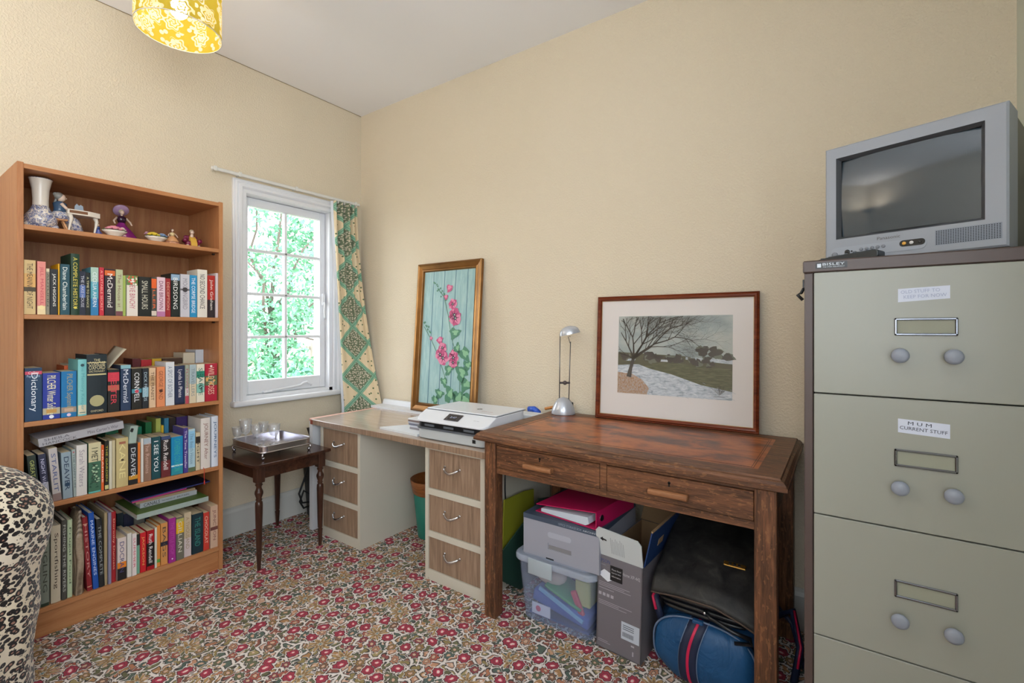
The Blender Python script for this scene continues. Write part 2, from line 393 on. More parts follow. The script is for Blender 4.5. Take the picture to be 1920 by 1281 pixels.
b.box(XR-.01,XR+.12,y0,y0+.05,z0,z1); b.box(XR-.01,XR+.12,y1-.05,y1,z0,z1); b.box(XR-.01,XR+.12,y0,y1,z0,z0+.05); b.box(XR-.01,XR+.12,y0,y1,z1-.05,z1)
b.box(XR+.05,XR+.09,(y0+y1)/2-.02,(y0+y1)/2+.02,z0,z1); b.build('window_frame',M_WHITE,win3)
b=MB(); b.box(XR+.068,XR+.071,y0+.05,y1-.05,z0+.05,z1-.05); b.build('pane',M_PANE,win3)
# ---------------------------------------------------------------- curtain rail and curtain
t=thing('curtain_rail','white plastic curtain rail fixed along the top of the window','curtain rail',(0.0,0,0))
b=MB(); b.box(0.034,0.047,-1.01,-0.045,2.052,2.07,bev=.003); b.build('rail',mat('white_plastic','dddcd6',0.4),t)
for y in (-0.99,-0.86,-0.52,-0.08):
    b=MB(); b.box(0.0005,0.036,y-.006,y+.006,2.055,2.075,bev=.002); b.box(0.045,0.052,y-.008,y+.008,2.048,2.075,bev=.002); b.build('bracket',mat('white_plastic','dddcd6',0.4),t)
def curtain_mat():
    t=NT('green_patchwork_curtain_cotton',0.85,spec=0.1)
    uv=t.co('UV'); u,v,_=t.sep(uv)
    # diamond lattice: a = u+v, b = u-v in lattice units
    a=t.ma('ADD',u,v); bb=t.ma('SUBTRACT',u,v)
    fa=t.ma('FRACT',t.ma('ADD',a,50.0)); fb=t.ma('FRACT',t.ma('ADD',bb,50.0))
    ea=t.ma('MINIMUM',fa,t.ma('SUBTRACT',1.0,fa)); eb=t.ma('MINIMUM',fb,t.ma('SUBTRACT',1.0,fb))
    e=t.ma('MINIMUM',ea,eb)
    ia=t.ma('FLOOR',a); ib=t.ma('FLOOR',bb)
    par=t.ma('MULTIPLY',t.ma('FRACT',t.ma('MULTIPLY',t.ma('ADD',t.ma('ADD',ia,ib),100.0),0.5)),2.0)
    par=t.ma('LESS_THAN',par,0.5)
    vv=t.vor(uv,9.0,'F1',0.5,'2D').outputs['Distance']
    sprig=t.mix(mask(t,vv,0.2,0.05),'e2cdb0',t.ramp(t.noise(uv,7,2),[(0.4,'6e7a4a'),(0.55,'b06a5a')]))
    sprig=t.mix(t.ma('LESS_THAN',t.vor(uv,5.0,'F1',0.9,'2D').outputs['Distance'],0.12),'e6d3b0','5a7050')
    v2=t.vor(uv,16.0,'F1',0.8,'2D').outputs['Distance']
    dark=t.mix(mask(t,v2,0.3,0.06),'6f7a62','e6e0c8'); dark=t.mix(mask(t,v2,0.12,0.03),dark,'8a4a50')
    c=t.mix(par,sprig,dark)
    c=t.mix(mask(t,e,0.075,0.005),c,'76a68c'); c=t.mix(mask(t,e,0.05,0.005),c,'a2c4a8'); c=t.mix(mask(t,e,0.03,0.005),c,'76a68c')
    t.bump(t.noise(uv,90,2),0.1,0.001)
    t.b.inputs['Sheen Weight'].default_value=0.2
    return t.col(c)
M_CURT=curtain_mat()
t=thing('curtain','green patchwork curtain gathered beside the window in the room corner','curtain',(0,0,0))
CZ0,CZ1=0.30,2.045
def cfn(u,v):
    z=CZ0+(CZ1-CZ0)*v; d=1-v
    # left edge and right edge of the hanging cloth, drifting right towards the hem
    s=min(1,max(0,(2.0-z)/1.35)); e=s*s
    yl=-0.262+0.075*s**1.3; xr=0.055+0.205*e**0.9; yr=-0.075+0.05*s
    xl=0.05+0.02*s
    am=0.018*(1-s)**1.2+.003
    x=xl+(xr-xl)*u; y=yl+(yr-yl)*u
    n=Vector((yr-yl, -(xr-xl))).normalized()
    w=am*math.sin(u*2*math.pi*(4.0)+0.6*s)+0.009*math.sin(u*2*math.pi*1.5+1.0+v*2)
    return (x+n[0]*w, min(y+n[1]*w,-0.012), z)
b=MB(); b.grid(cfn,64,60); cl=b.build('cloth',M_CURT,t,mod='keep')
me=cl.data; uvl=me.uv_layers.new(name='UVMap'); nu=64
for p in me.polygons:
    for li,vi in zip(p.loop_indices,p.vertices):
        j,i=divmod(vi,nu+1); u=i/nu; v=j/60
        uvl.data[li].uv=((u-0.46)*1.05+.5, (CZ0+(CZ1-CZ0)*v)*4.35+0.285)
sm=cl.modifiers.new('thick','SOLIDIFY'); sm.thickness=0.003; sm.offset=0
b=MB(); b.grid(lambda u,v:(lambda p:(p[0]-0.014,p[1]-0.006+(-0.006 if u<.05 else 0),p[2]+0.02*(1-v)))(cfn(u*0.10,v)),6,30); b.build('lining',mat('white_lining_cotton','dfe3ea',0.9),t,mod='keep')
b=MB()
for k in range(8): b.box(0.03,0.052,-0.25+k*0.024,-0.244+k*0.024,2.035,2.056)
b.build('hook',mat('white_plastic','dddcd6',0.4),t)
# ---------------------------------------------------------------- outdoors
def ground_mat():
    t=NT('garden_ground',0.95); return t.col(t.mix(t.noise(t.co(),3,4),'4a5a34','8a8470'))
b=MB(); b.box(-30,-WT-0.02,-12,22,-0.35,-0.25); o=b.build('garden_ground',ground_mat()); o['kind']='structure'
M_BARK=mat('bark','5a5048',0.9)
def leafmat(n,a,c):
    t=NT(n,0.6,spec=0.2); t.b.inputs['Subsurface Weight'].default_value=0
    return t.col(t.mix(t.noise(t.co(),6,3),a,c))
M_LEAF=leafmat('spring_leaf','4a8a66','7aa888'); M_LEAF2=leafmat('dark_leaf','3a7058','5f9a7a')
def leaves(b, blobs, count, size, rnd):
    for _ in range(count):
        c,r=rnd.choice(blobs)
        while True:
            p=Vector((rnd.uniform(-1,1),rnd.uniform(-1,1),rnd.uniform(-1,1)))
            if p.length<1: break
        p=Vector(c)+Vector((p.x*r[0],p.y*r[1],p.z*r[2]))
        d=Vector((rnd.gauss(0,1),rnd.gauss(0,1),rnd.gauss(0,1))).normalized(); u=d.orthogonal().normalized(); w=d.cross(u)
        s=size*rnd.uniform(.6,1.3); a=rnd.uniform(0,6.28); uu=u*math.cos(a)+w*math.sin(a); ww=d.cross(uu)
        b.poly([p-uu*s,p-ww*s*.45+uu*s*.1,p+uu*s,p+ww*s*.45+uu*s*.1],0)
def wig(p,q,n,a,rnd):
    P=[Vector(p).lerp(Vector(q),i/n) for i in range(n+1)]
    return [v+Vector((rnd.uniform(-a,a),rnd.uniform(-a,a),rnd.uniform(-a,a)))*(0 if i in(0,) else 1) for i,v in enumerate(P)]
def tree(name,label,base,trunk_h,r0,branches,blobs,n,size,m,seed,cat='tree',group=None):
    rnd=random.Random(seed); t=thing(name,label,cat,(0,0,0),group=group)
    b=MB(); top=Vector(base)+Vector((0,0,trunk_h)); P=wig(base,top,5,.06,rnd); b.tube(P,r0,8,rs=[r0*(1-.4*i/5) for i in range(6)])
    for q in branches:
        P2=wig(P[-1] if q[3]>.5 else P[3],q[:3],5,.12,rnd); b.tube(P2,r0*.4,6,rs=[r0*.5*(1-.8*i/5) for i in range(6)])
    b.build('trunk',M_BARK,t)
    b=MB(); leaves(b,blobs,n,size,rnd); b.build('foliage',m,t,mod='keep')
    return t
tree('garden_tree','leafy green tree filling the left panes of the window',(-3.6,1.25,-0.25),1.6,0.055,[(-3.9,1.0,3.2,1),(-3.2,1.9,2.9,1),(-3.8,2.2,2.1,0),(-3.3,.8,2.4,0),(-3.7,1.5,3.8,1)],
     [((-3.7,1.15,2.9),(.9,.75,.45)),((-3.5,1.4,2.0),(.7,.6,.4)),((-3.8,1.9,2.5),(.6,.55,.3)),((-3.7,.9,3.7),(.7,.7,.4)),((-3.6,1.3,1.3),(.5,.6,.3)),((-3.5,2.2,3.3),(.5,.35,.15)),((-3.5,2.25,1.9),(.5,.4,.18)),((-3.3,1.1,.75),(.45,.5,.4)),((-3.3,1.0,.2),(.4,.5,.4))],9000,.046,M_LEAF,3)
tree('cherry_tree','gnarled small tree outside behind the lower right panes',(-4.6,3.2,-0.25),1.1,0.08,[(-4.8,2.8,1.9,1),(-4.4,3.6,1.7,1),(-4.7,2.4,1.3,0)],
     [((-4.7,2.6,1.6),(.6,.6,.3)),((-4.5,3.4,1.5),(.5,.6,.3)),((-4.6,3.0,.5),(.6,.7,.25))],3600,.04,M_LEAF,5)
def shrub(label,c,r,n,m,seed):
    rnd=random.Random(seed); t=thing('garden_shrub',label,'shrub',(c[0],c[1],-0.25))
    b=MB(); 
    for k in range(6): b.tube([(0,0,0),(rnd.uniform(-.5,.5)*r[0],rnd.uniform(-.5,.5)*r[1],(c[2]+.25)+rnd.uniform(0,.5)*r[2])],.012,5)
    b.build('stem',M_BARK,t)
    b=MB(); leaves(b,[((0,0,c[2]+.25),r)],n,.045,rnd); b.build('foliage',m,t,mod='keep')
shrub('low green shrub outside at the bottom left of the window',(-1.7,0.45,0.45),(.45,.42,.35),900,M_LEAF2,11)
t=thing('rail_fence','low timber rail fence across the garden outside the window','fence',(-6.4,3.6,-0.25))
M_FEN=mat('weathered_timber','8a8478',0.9)
for z in (.42,.72,.98):
    b=MB(); b.box(-.02,.02,-3.5,3.5,z,z+.09,bev=.005); b.build('rail',M_FEN,t)
for y in (-3.4,-1.7,0,1.7,3.4):
    b=MB(); b.box(.02,.1,y-.04,y+.04,0,1.15,bev=.005); b.build('post',M_FEN,t)
t=thing('garden_wall','pale rendered garden wall far behind the trees','wall',(-8.5,3.0,-0.25))
b=MB(); b.box(-.1,.1,-6,7,0,2.1); b.build('render_face',mat('pale_render','d8d4cc',0.9),t); b=MB(); b.box(-.15,.15,-6,7,2.1,2.18); b.build('coping',mat('coping_stone','b0aca4',0.9),t)
# ---------------------------------------------------------------- bookcase
M_BEECH = wood('warm_beech_veneer','a0663e','b37a4e','bd875a','Z',1.0,0.42,bump=0.02)
M_BEECHY = wood('warm_beech_veneer_shelf','a0663e','b37a4e','bd875a','Y',1.0,0.42,bump=0.02)
BX=0.36; BY0,BY1=-1.797,-1.088; BH=1.803
SHELF=[1.572,1.235,0.83,0.508,0.112]       # top surfaces
t=thing('bookcase','tall beech bookcase of five shelves packed with books, left of the window','bookcase',(0.0,0,0))
for y0,y1 in ((BY0,BY0+.018),(BY1-.018,BY1)):
    b=MB(); b.box(0.004,BX,y0,y1,0,BH,bev=.0012); b.build('side_panel',M_BEECH,t)
b=MB(); b.box(0.004,BX-.001,BY0+.018,BY1-.018,BH-.018-.004,BH-.004,bev=.0012); b.build('top_panel',M_BEECHY,t)
for z in SHELF:
    b=MB(); b.box(0.012,BX-.001,BY0+.018,BY1-.018,z-.018,z,bev=.0015); b.build('shelf',M_BEECHY,t)
b=MB(); b.box(BX-.03,BX-.012,BY0+.018,BY1-.018,0.0,SHELF[4]-.018); b.build('plinth',M_BEECHY,t)
b=MB(); b.box(0.004,0.010,BY0+.01,BY1-.01,0.02,BH-.01); b.build('back_panel',wood('back_panel_veneer','8c5634','9c6840','a8744a','Z',1.0,0.5),t)
for z in SHELF[:4]:
    b=MB(); b.lathe([(.004,0),(.004,.012)],8,c=(BX-.05,0,0)); 
    b=MB(); b.box(BX-.06,BX-.045,BY1-.026,BY1-.018,z-.026,z-.018); b.build('shelf_pin',mat('dark_pin','2a1c12',0.6),t)
# ---------------------------------------------------------------- books
M_PAGE=mat('book_pages','d8c4a0',0.85); M_PAGEW=mat('pale_pages','d8d0be',0.85)
def book(name,label,cat_group,y0,y1,h,zb,color,text='',tcol='ffffff',lean=0,xs=0.352,depth=0.125,hard=False,bands=(),marks=(),pages=None):
    w=abs(y1-y0); yc=(y0+y1)/2
    o=thing(name,label,'book',(xs,yc,zb+0.0008),group=cat_group)
    w=max(w-0.0012,0.004)
    if lean:
        a=math.radians(lean); o.rotation_euler=(-a,0,0)
        # pivot on the lower corner so nothing sinks into the shelf
        o.location.z=zb+0.0008+math.sin(abs(a))*w/2; o.location.y=yc+math.sin(abs(a))*h*(1.0 if zb>.3 else .3)
        h=h/math.cos(a)
    th=0.0022 if hard else 0.0012; ov=0.003 if hard else 0.0
    cols=[color]; segs=[(0,1,0)]
    for (f0,f1,c) in bands:
        if c not in cols: cols.append(c)
        segs.append((f0,f1,cols.index(c)))
    cuts=sorted(set([0,1]+[f for s_ in segs for f in s_[:2]]))
    b=MB()
    for a0,a1 in zip(cuts,cuts[1:]):
        mid=(a0+a1)/2; mi=0
        for f0,f1,k in segs:
            if f0<=mid<=f1: mi=k
        if hard:
            n=6; pts=[]
            out=[(-0.004,-w/2)]+[(0.0025*math.sin(math.pi*i/n)-0.0035+0.001,-w/2+w*i/n) for i in range(n+1)]+[(-0.004,w/2)]
            b.prism(out,h*a0,h*a1,'Z',mi)
        else: b.box(-th,0,-w/2,w/2,h*a0,h*a1,mi)
    b.box(-depth,-th,-w/2,-w/2+th,0,h,0); b.box(-depth,-th,w/2-th,w/2,0,h,0)
    b.build('cover',[mat('cover_'+c,c,0.42 if not hard else 0.6) for c in cols],o)
    b=MB(); b.box(-depth+ov+.001,-th-.001,-w/2+th+.0002,w/2-th-.0002,ov,h-ov-.0006)
    b.build('page_block',pages or M_PAGE,o)
    if text:
        L=h*0.72; Hh=w*0.5; z1=h*0.9
        if len(text)>16: L=h*.84; z1=h*.94
        if Hh>L*0.3 : Hh=L*0.3
        letter('spine_lettering',text,L,Hh,basis((0.0006 if not hard else .0004,-Hh/2,z1),(0,0,-1),(0,1,0)),mat('ink_'+tcol,tcol,0.5),o)
    for (kind,f,c,*r) in marks:
        b=MB(); zc=h*f
        if kind=='disc': 
            R=r[0]*w; b.poly([(0.0007,R*math.cos(2*math.pi*i/16),zc+R*math.sin(2*math.pi*i/16)) for i in range(16)])
        elif kind=='box':
            b.poly([(0.0007,-w*r[0]/2,zc-h*r[1]/2),(0.0007,w*r[0]/2,zc-h*r[1]/2),(0.0007,w*r[0]/2,zc+h*r[1]/2),(0.0007,-w*r[0]/2,zc+h*r[1]/2)])
        elif kind=='spots':
            rnd=random.Random(int(f*1000))
            for _ in range(r[0]):
                cy=rnd.uniform(-.38,.38)*w; cz=zc+rnd.uniform(-.5,.5)*h*r[1]; R=w*rnd.uniform(.05,.12)
                b.poly([(0.0007+_*.00001,cy+R*math.cos(2*math.pi*i/7),cz+R*math.sin(2*math.pi*i/7)) for i in range(7)])
        b.build('spine_picture',mat('ink_'+c,c,0.5),o)
    return o
ROW_A=[
 (-1.7778, -1.7454, 0.2043, 'd2b47c', 'cream sand paperback with dark tree band', 'THE MEANING OF NIGHT', '4a3a28', 0),
 (-1.7422, -1.718, 0.2024, 'e08a7e', 'salmon pink paperback with pale flower at foot', 'JILL MANSELL', 'c8505a', 0),
 (-1.7173, -1.7068, 0.1774, '8d8672', 'thin grey green paperback', 'AUTUMN', '3a342c', 0),
 (-1.7061, -1.6834, 0.1771, '1d1f22', 'black paperback with bold white lettering', 'JACK HIGGINS', 'f0ece0', 0),
 (-1.6831, -1.678, 0.1994, 'e0a810', 'very thin yellow paperback', '', '000000', 0),
 (-1.6774, -1.6492, 0.1993, '1f4c58', 'teal paperback with white script lettering', 'Diane Chamberlain', 'e8efe8', 0),
 (-1.6479, -1.6209, 0.244, '1d3a28', 'tall dark green hardback with yellow lettering', 'A COMPLETE HISTORY', 'd8c850', 0),
 (-1.6206, -1.6012, 0.1772, '23283a', 'black paperback with blue centre', 'THE LAKE HOUSE', 'c8c8d0', 0),
 (-1.6006, -1.586, 0.1735, '1c211c', 'thin black paperback with cream lettering', 'A TIME TO DANCE', 'd8d0a0', 0),
 (-1.5853, -1.5601, 0.197, '5aa3b4', 'sky blue paperback fading from pale green', 'CECELIA AHERN', 'e8f0f0', 0),
 (-1.559, -1.5433, 0.1986, 'c82c3c', 'bright red paperback', 'A SUITABLE SECRET', 'f0b0a0', 0),
 (-1.5414, -1.5059, 0.1948, '30222a', 'dark plum paperback with orange flare at head', 'McDermid', 'f0e8e0', 0),
 (-1.505, -1.4804, 0.1958, 'b9bd94', 'pale sage green paperback', 'The House at', '8c6a60', 0),
 (-1.4798, -1.4694, 0.1726, 'a9bd5c', 'narrow lime green paperback', '', '000000', 0),
 (-1.467, -1.4272, 0.1751, 'e6dccf', 'white paperback with floral head', 'MAEVE BINCHY', 'c05a70', 0),
 (-1.4255, -1.3806, 0.1729, '1e201c', 'thick black paperback with small cream lettering', 'SMALL HOURS', 'd0ccb8', 0),
 (-1.3795, -1.36, 0.1745, '4a4a42', 'grey black paperback with orange head', 'KILLER', 'ee6a30', 0),
 (-1.359, -1.3268, 0.1769, 'e2c4cc', 'pale pink paperback with dark side', 'DAN BROWN', '7a2a50', 0),
 (-1.3257, -1.3054, 0.174, 'a02c30', 'slim deep red paperback with cream edge', 'DECEPTION', 'e0b090', 0),
 (-1.304, -1.2684, 0.1993, '1b2420', 'tall black paperback with white name', 'BIRDSONG', 'f0f0ea', 0),
 (-1.2671, -1.2292, 0.199, 'c9c6cc', 'silver white paperback with bird', 'MOCKINGBIRD', '908890', 0),
 (-1.2279, -1.1972, 0.1981, '2a8fc0', 'bright blue paperback with white lettering', 'THE CORPSE BRIDGE', 'f4f8fc', 0),
 (-1.1961, -1.1533, 0.2284, 'e4ddd0', 'tall thick white paperback', 'NO SECOND CHANCE', '2a2a30', 0),
 (-1.1519, -1.1183, 0.204, 'b02a22', 'red and black paperback with white script', 'John Grisham', 'f4ece0', 0),
 (-1.1169, -1.1029, 0.2178, 'd8ccd0', 'lilac white paperback against right panel', '', '000000', 0),
]
ROW_B=[
 (-1.7755, -1.728, 0.2018, '17395a', 'broad navy paperback with big white word', 'Dictionary', 'e6ecf2', 0),
 (-1.7263, -1.676, 0.1789, '25389a', 'broad royal blue paperback with cream lettering', 'PILCHER Winter Solstice', 'ece6b8', 0),
 (-1.6741, -1.6285, 0.1814, '1573ac', 'broad mid blue paperback with gold lettering', 'PILCHER September', 'a8a070', 0),
 (-1.6266, -1.5992, 0.2263, '79bfc0', 'turquoise hardback with cream foot band', 'The Memory Keeper', '5aa0a8', 0),
 (-1.5976, -1.5315, 0.2443, '15232a', 'very thick tall black hardback with gold crest', '', 'd0c080', 0),
 (-1.5297, -1.4907, 0.1789, '20201f', 'black paperback with red lettering', 'HESTER', 'd84050', 0),
 (-1.4871, -1.4517, 0.1949, '2a3c58', 'slate navy paperback with pale blue head', 'McDermid', 'e8ecf4', 0),
 (-1.4494, -1.4129, 0.1772, '25241f', 'black paperback with white surname and coloured burst', 'CORNWELL', 'f0f0f0', 0),
 (-1.4106, -1.3879, 0.1764, '22282e', 'slim black paperback with grey lettering', 'DICK FRANCIS', 'b8ccd4', 0),
 (-1.3867, -1.3624, 0.1761, 'dcbc98', 'cream paperback with brown panel', 'THE PIANIST', '5a3a28', 0),
 (-1.36, -1.328, 0.1784, 'e08c5e', 'orange paperback with dark emblem', 'GEORGE SAND', '8a4a30', 0),
 (-1.3245, -1.2897, 0.1985, 'd8dade', 'tall white paperback with grey lettering', 'A SPOT OF BOTHER', '6a7a90', 0),
 (-1.2884, -1.2481, 0.179, '26304e', 'navy paperback with pale lettering', 'Lynda La Plante', 'e8e4e8', 0),
 (-1.247, -1.2321, 0.1804, '9fa898', 'slim floral paperback', 'FLOWERS', 'b04050', 0),
 (-1.231, -1.2024, 0.1815, 'd6c6a8', 'cream and pale blue paperback', 'TRAVELLERS', '7a8a90', 0),
 (-1.2008, -1.1663, 0.181, 'e4dcc8', 'white paperback with green figure', 'SHARPE', '2a7060', 0),
 (-1.1647, -1.1111, 0.1813, 'b02038', 'crimson paperback with picture panel', 'WILD ROSES', 'f0c8b0', 0),
]
ROW_C=[
 (-1.7701, -1.7458, 0.1927, '22302a', 'black green paperback leaning left at shelf end', 'GREAT WALKS', 'b8c070', -4),
 (-1.74, -1.718, 0.191, '2c2f48', 'dark indigo paperback leaning left', 'NIGHT WATCH', 'c8c8e0', -4),
 (-1.7121, -1.6864, 0.2075, 'bcb4b0', 'pale grey paperback leaning left with blue lettering', 'STARLIT', '4a5a8a', -4),
 (-1.6749, -1.6452, 0.1838, '8fa0aa', 'thick grey blue paperback with navy lettering', 'DEAVER', '16304c', -2),
 (-1.6437, -1.6311, 0.19, '9aa6a2', 'slim grey green paperback beside the grey blue one', 'THE HAPPY LIFE', '5a6464', -2),
 (-1.6293, -1.5959, 0.2037, 'd8d2cc', 'thick white hardback with faint lettering', 'Sarah Waters', '9a9098', 0),
 (-1.5926, -1.5522, 0.2043, '3f6a52', 'green landscape paperback with cream head', 'I MET A LADY', '2a2a20', 0),
 (-1.5512, -1.5414, 0.1887, 'e8662a', 'narrow bright orange paperback', 'ORANGE', 'fff0e0', 0),
 (-1.5408, -1.528, 0.2061, '1f2018', 'narrow black paperback with yellow lettering', 'THE GARDEN', 'c8c040', 0),
 (-1.5268, -1.5166, 0.201, 'd2cbb4', 'narrow cream paperback, left of a pair', '', '000000', 0),
 (-1.516, -1.5054, 0.2011, 'c9bb94', 'narrow buff paperback, right of a pair', '', '000000', 0),
 (-1.5032, -1.4619, 0.2078, 'c3b07a', 'thick tan hardback with pale gold lettering', 'KANE', 'e2d494', 0),
 (-1.4606, -1.428, 0.175, '1f2024', 'black paperback with silver lettering and gold foot', 'DEAVER', 'd8dce0', 0),
 (-1.4276, -1.4173, 0.1746, 'e07a2c', 'slim orange paperback next to black one', '', '000000', 0),
 (-1.4164, -1.4073, 0.1912, 'd8d4cc', 'thin white paperback', '', '000000', 0),
 (-1.407, -1.3785, 0.1892, '8a6a58', 'brown paperback with blue white head', 'The Remains', 'c8a898', 0),
 (-1.3769, -1.3429, 0.1884, '14464e', 'teal paperback with large white words', 'I SEE YOU', 'f0f4f4', 0),
 (-1.3415, -1.3044, 0.1849, '2b2624', 'charcoal paperback with red lower half', 'Ruth Rendell', 'f0e8e4', 0),
 (-1.3031, -1.2563, 0.1751, '1787b8', 'thick bright blue paperback with sea wave foot', 'CATHERINE COOKSON', '40b0a0', 0),
 (-1.2555, -1.2367, 0.2093, '463a86', 'purple paperback with orange lettering', 'The Time Traveller', 'e8e0e8', 0),
 (-1.2354, -1.2069, 0.2, 'a9c8d4', 'pale sky blue paperback', 'The Beach House', '7090a8', 0),
 (-1.204, -1.1847, 0.1776, 'cfc0a0', 'slim cream paperback with black panel', 'NIGHT', '3a302a', 0),
 (-1.1824, -1.1402, 0.2422, 'd9d0c8', 'tall thick white hardback with rose lettering', 'JOURNEY After', '8a5a50', 0),
 (-1.1364, -1.1031, 0.2454, 'cfd6e2', 'tall pale blue white hardback at right end', 'JOURNEYS', '2a5a8a', 0),
]
ROW_D=[
 (-1.7327, -1.7068, 0.3037, '7d857a', 'grey green hardback half hidden by the throw', 'ANGLING', '3a4034', 0),
 (-1.7031, -1.6744, 0.2998, 'cbbfa6', 'large cream hardback with dark brown lettering', 'Sportfishing', '3a2a20', 0),
 (-1.6729, -1.6563, 0.3132, '4c4a44', 'dark grey hardback with pale lettering', 'FISHING THE RIVERS', 'b8b8b0', 0),
 (-1.6555, -1.6397, 0.3084, 'b9c8a4', 'pale mint hardback', 'Frugal Food', '4a5a48', 0),
 (-1.6001, -1.5835, 0.3039, '8a1c24', 'dark red hardback with gold bands', 'HISTORY', 'c8908a', -3),
 (-1.5818, -1.5633, 0.3162, '1450a8', 'tall royal blue hardback', 'MARINE ENGINES', 'c8d8f0', -3),
 (-1.5616, -1.5426, 0.2833, '1d1e1e', 'black hardback with grey lettering', 'THE COMPLETE', '9aa0a0', -2),
 (-1.5419, -1.5306, 0.3011, 'a89470', 'narrow tan hardback', '', '000000', 0),
 (-1.5297, -1.5185, 0.2986, '8a86a0', 'narrow lilac hardback', '', '000000', 0),
 (-1.5178, -1.5018, 0.2963, 'a01820', 'scarlet hardback with pale lettering', 'Dorothy Dunnett', 'e8a890', 0),
 (-1.4988, -1.4679, 0.179, 'd8c8c0', 'short paperback with orange and black foot', 'DOCRAN', '4a4a78', 0),
 (-1.4654, -1.4494, 0.1879, 'd8d4cc', 'slim white paperback, left of two', '', '000000', 0),
 (-1.4487, -1.4323, 0.1819, 'e2d6d2', 'slim white paperback with pink lettering', 'SUMMER', 'd05a70', 0),
 (-1.4316, -1.4196, 0.172, '6fa088', 'thin sage paperback with black head', '', '000000', 0),
 (-1.419, -1.3975, 0.1732, 'cc1f2a', 'bright red paperback with gold lettering', 'JACKSON', 'e8b060', 0),
 (-1.3959, -1.3676, 0.1752, 'a8101c', 'red and black paperback with white lettering', 'Ruth Rendell', 'f4f0ec', 0),
 (-1.3668, -1.358, 0.1803, 'd6d4c4', 'very thin cream paperback', '', '000000', 0),
 (-1.3572, -1.3439, 0.1841, 'dc8a3c', 'thin orange paperback with green spot', '', '000000', 0),
 (-1.3423, -1.3154, 0.1885, 'd09050', 'orange tan paperback with navy band', 'BAGS', '5a4a40', 0),
 (-1.3135, -1.2855, 0.2025, '9c2a86', 'magenta paperback', 'THE LITTLE SHOP', 'b850a0', 0),
 (-1.2842, -1.2528, 0.1973, '6d6a5c', 'grey paperback with yellow head', 'GILLIAN', 'd8d4c0', 0),
 (-1.2511, -1.2208, 0.2066, 'c4b294', 'cream brown paperback', 'A THOUSAND', 'a08868', 0),
 (-1.2181, -1.1705, 0.1887, '122e38', 'thick black teal paperback', 'THE ISLAND', '3a8a80', 0),
 (-1.1691, -1.1435, 0.1812, 'c83c30', 'bright vermilion paperback', 'CHOCOLAT', 'f0d0b8', 0),
 (-1.1397, -1.1053, 0.2042, 'c8a890', 'buff paperback with brown lettering at right end', 'JUNCTION', '7a4a48', 0),
]
REAR_B=[
 (-1.6335, -1.6202, 0.1954, 'd8602a', 'orange'),
 (-1.6219, -1.6054, 0.2013, 'cfc8b0', 'cream'),
 (-1.4015, -1.3694, 0.212, '5a1c20', 'dark red'),
 (-1.3683, -1.327, 0.2051, 'b02028', 'red with cream panel'),
 (-1.3259, -1.2876, 0.208, 'c8a02a', 'yellow and red'),
 (-1.2843, -1.2006, 0.2072, '4a3428', 'brown'),
 (-1.1972, -1.1455, 0.231, 'cfc4ac', 'cream with purple panel'),
 (-1.1432, -1.0908, 0.2442, 'c8ccd2', 'greyish white'),
]
REAR_C=[
 (-1.4991, -1.4522, 0.2222, '2f7a58', 'green and yellow'),
 (-1.3815, -1.3653, 0.2179, '1f8a6a', 'teal'),
 (-1.3519, -1.327, 0.2334, '1a6a3c', 'bottle green'),
 (-1.3111, -1.2906, 0.245, 'b8c060', 'yellow green'),
 (-1.2897, -1.2789, 0.2092, 'e0b830', 'mustard'),
 (-1.2767, -1.2581, 0.2411, '3a80a0', 'steel blue'),
 (-1.257, -1.2291, 0.2386, '2f2622', 'dark brown'),
 (-1.2268, -1.1786, 0.2389, '3a2460', 'deep purple'),
]
REAR_D=[
 (-1.4579, -1.4339, 0.2359, '1a2a34', 'black with cyan lettering'),
 (-1.4333, -1.3966, 0.226, '1a2038', 'navy with pale lettering'),
 (-1.3946, -1.354, 0.2022, '77756c', 'grey'),
 (-1.3532, -1.3196, 0.1899, '2c3438', 'charcoal'),
]

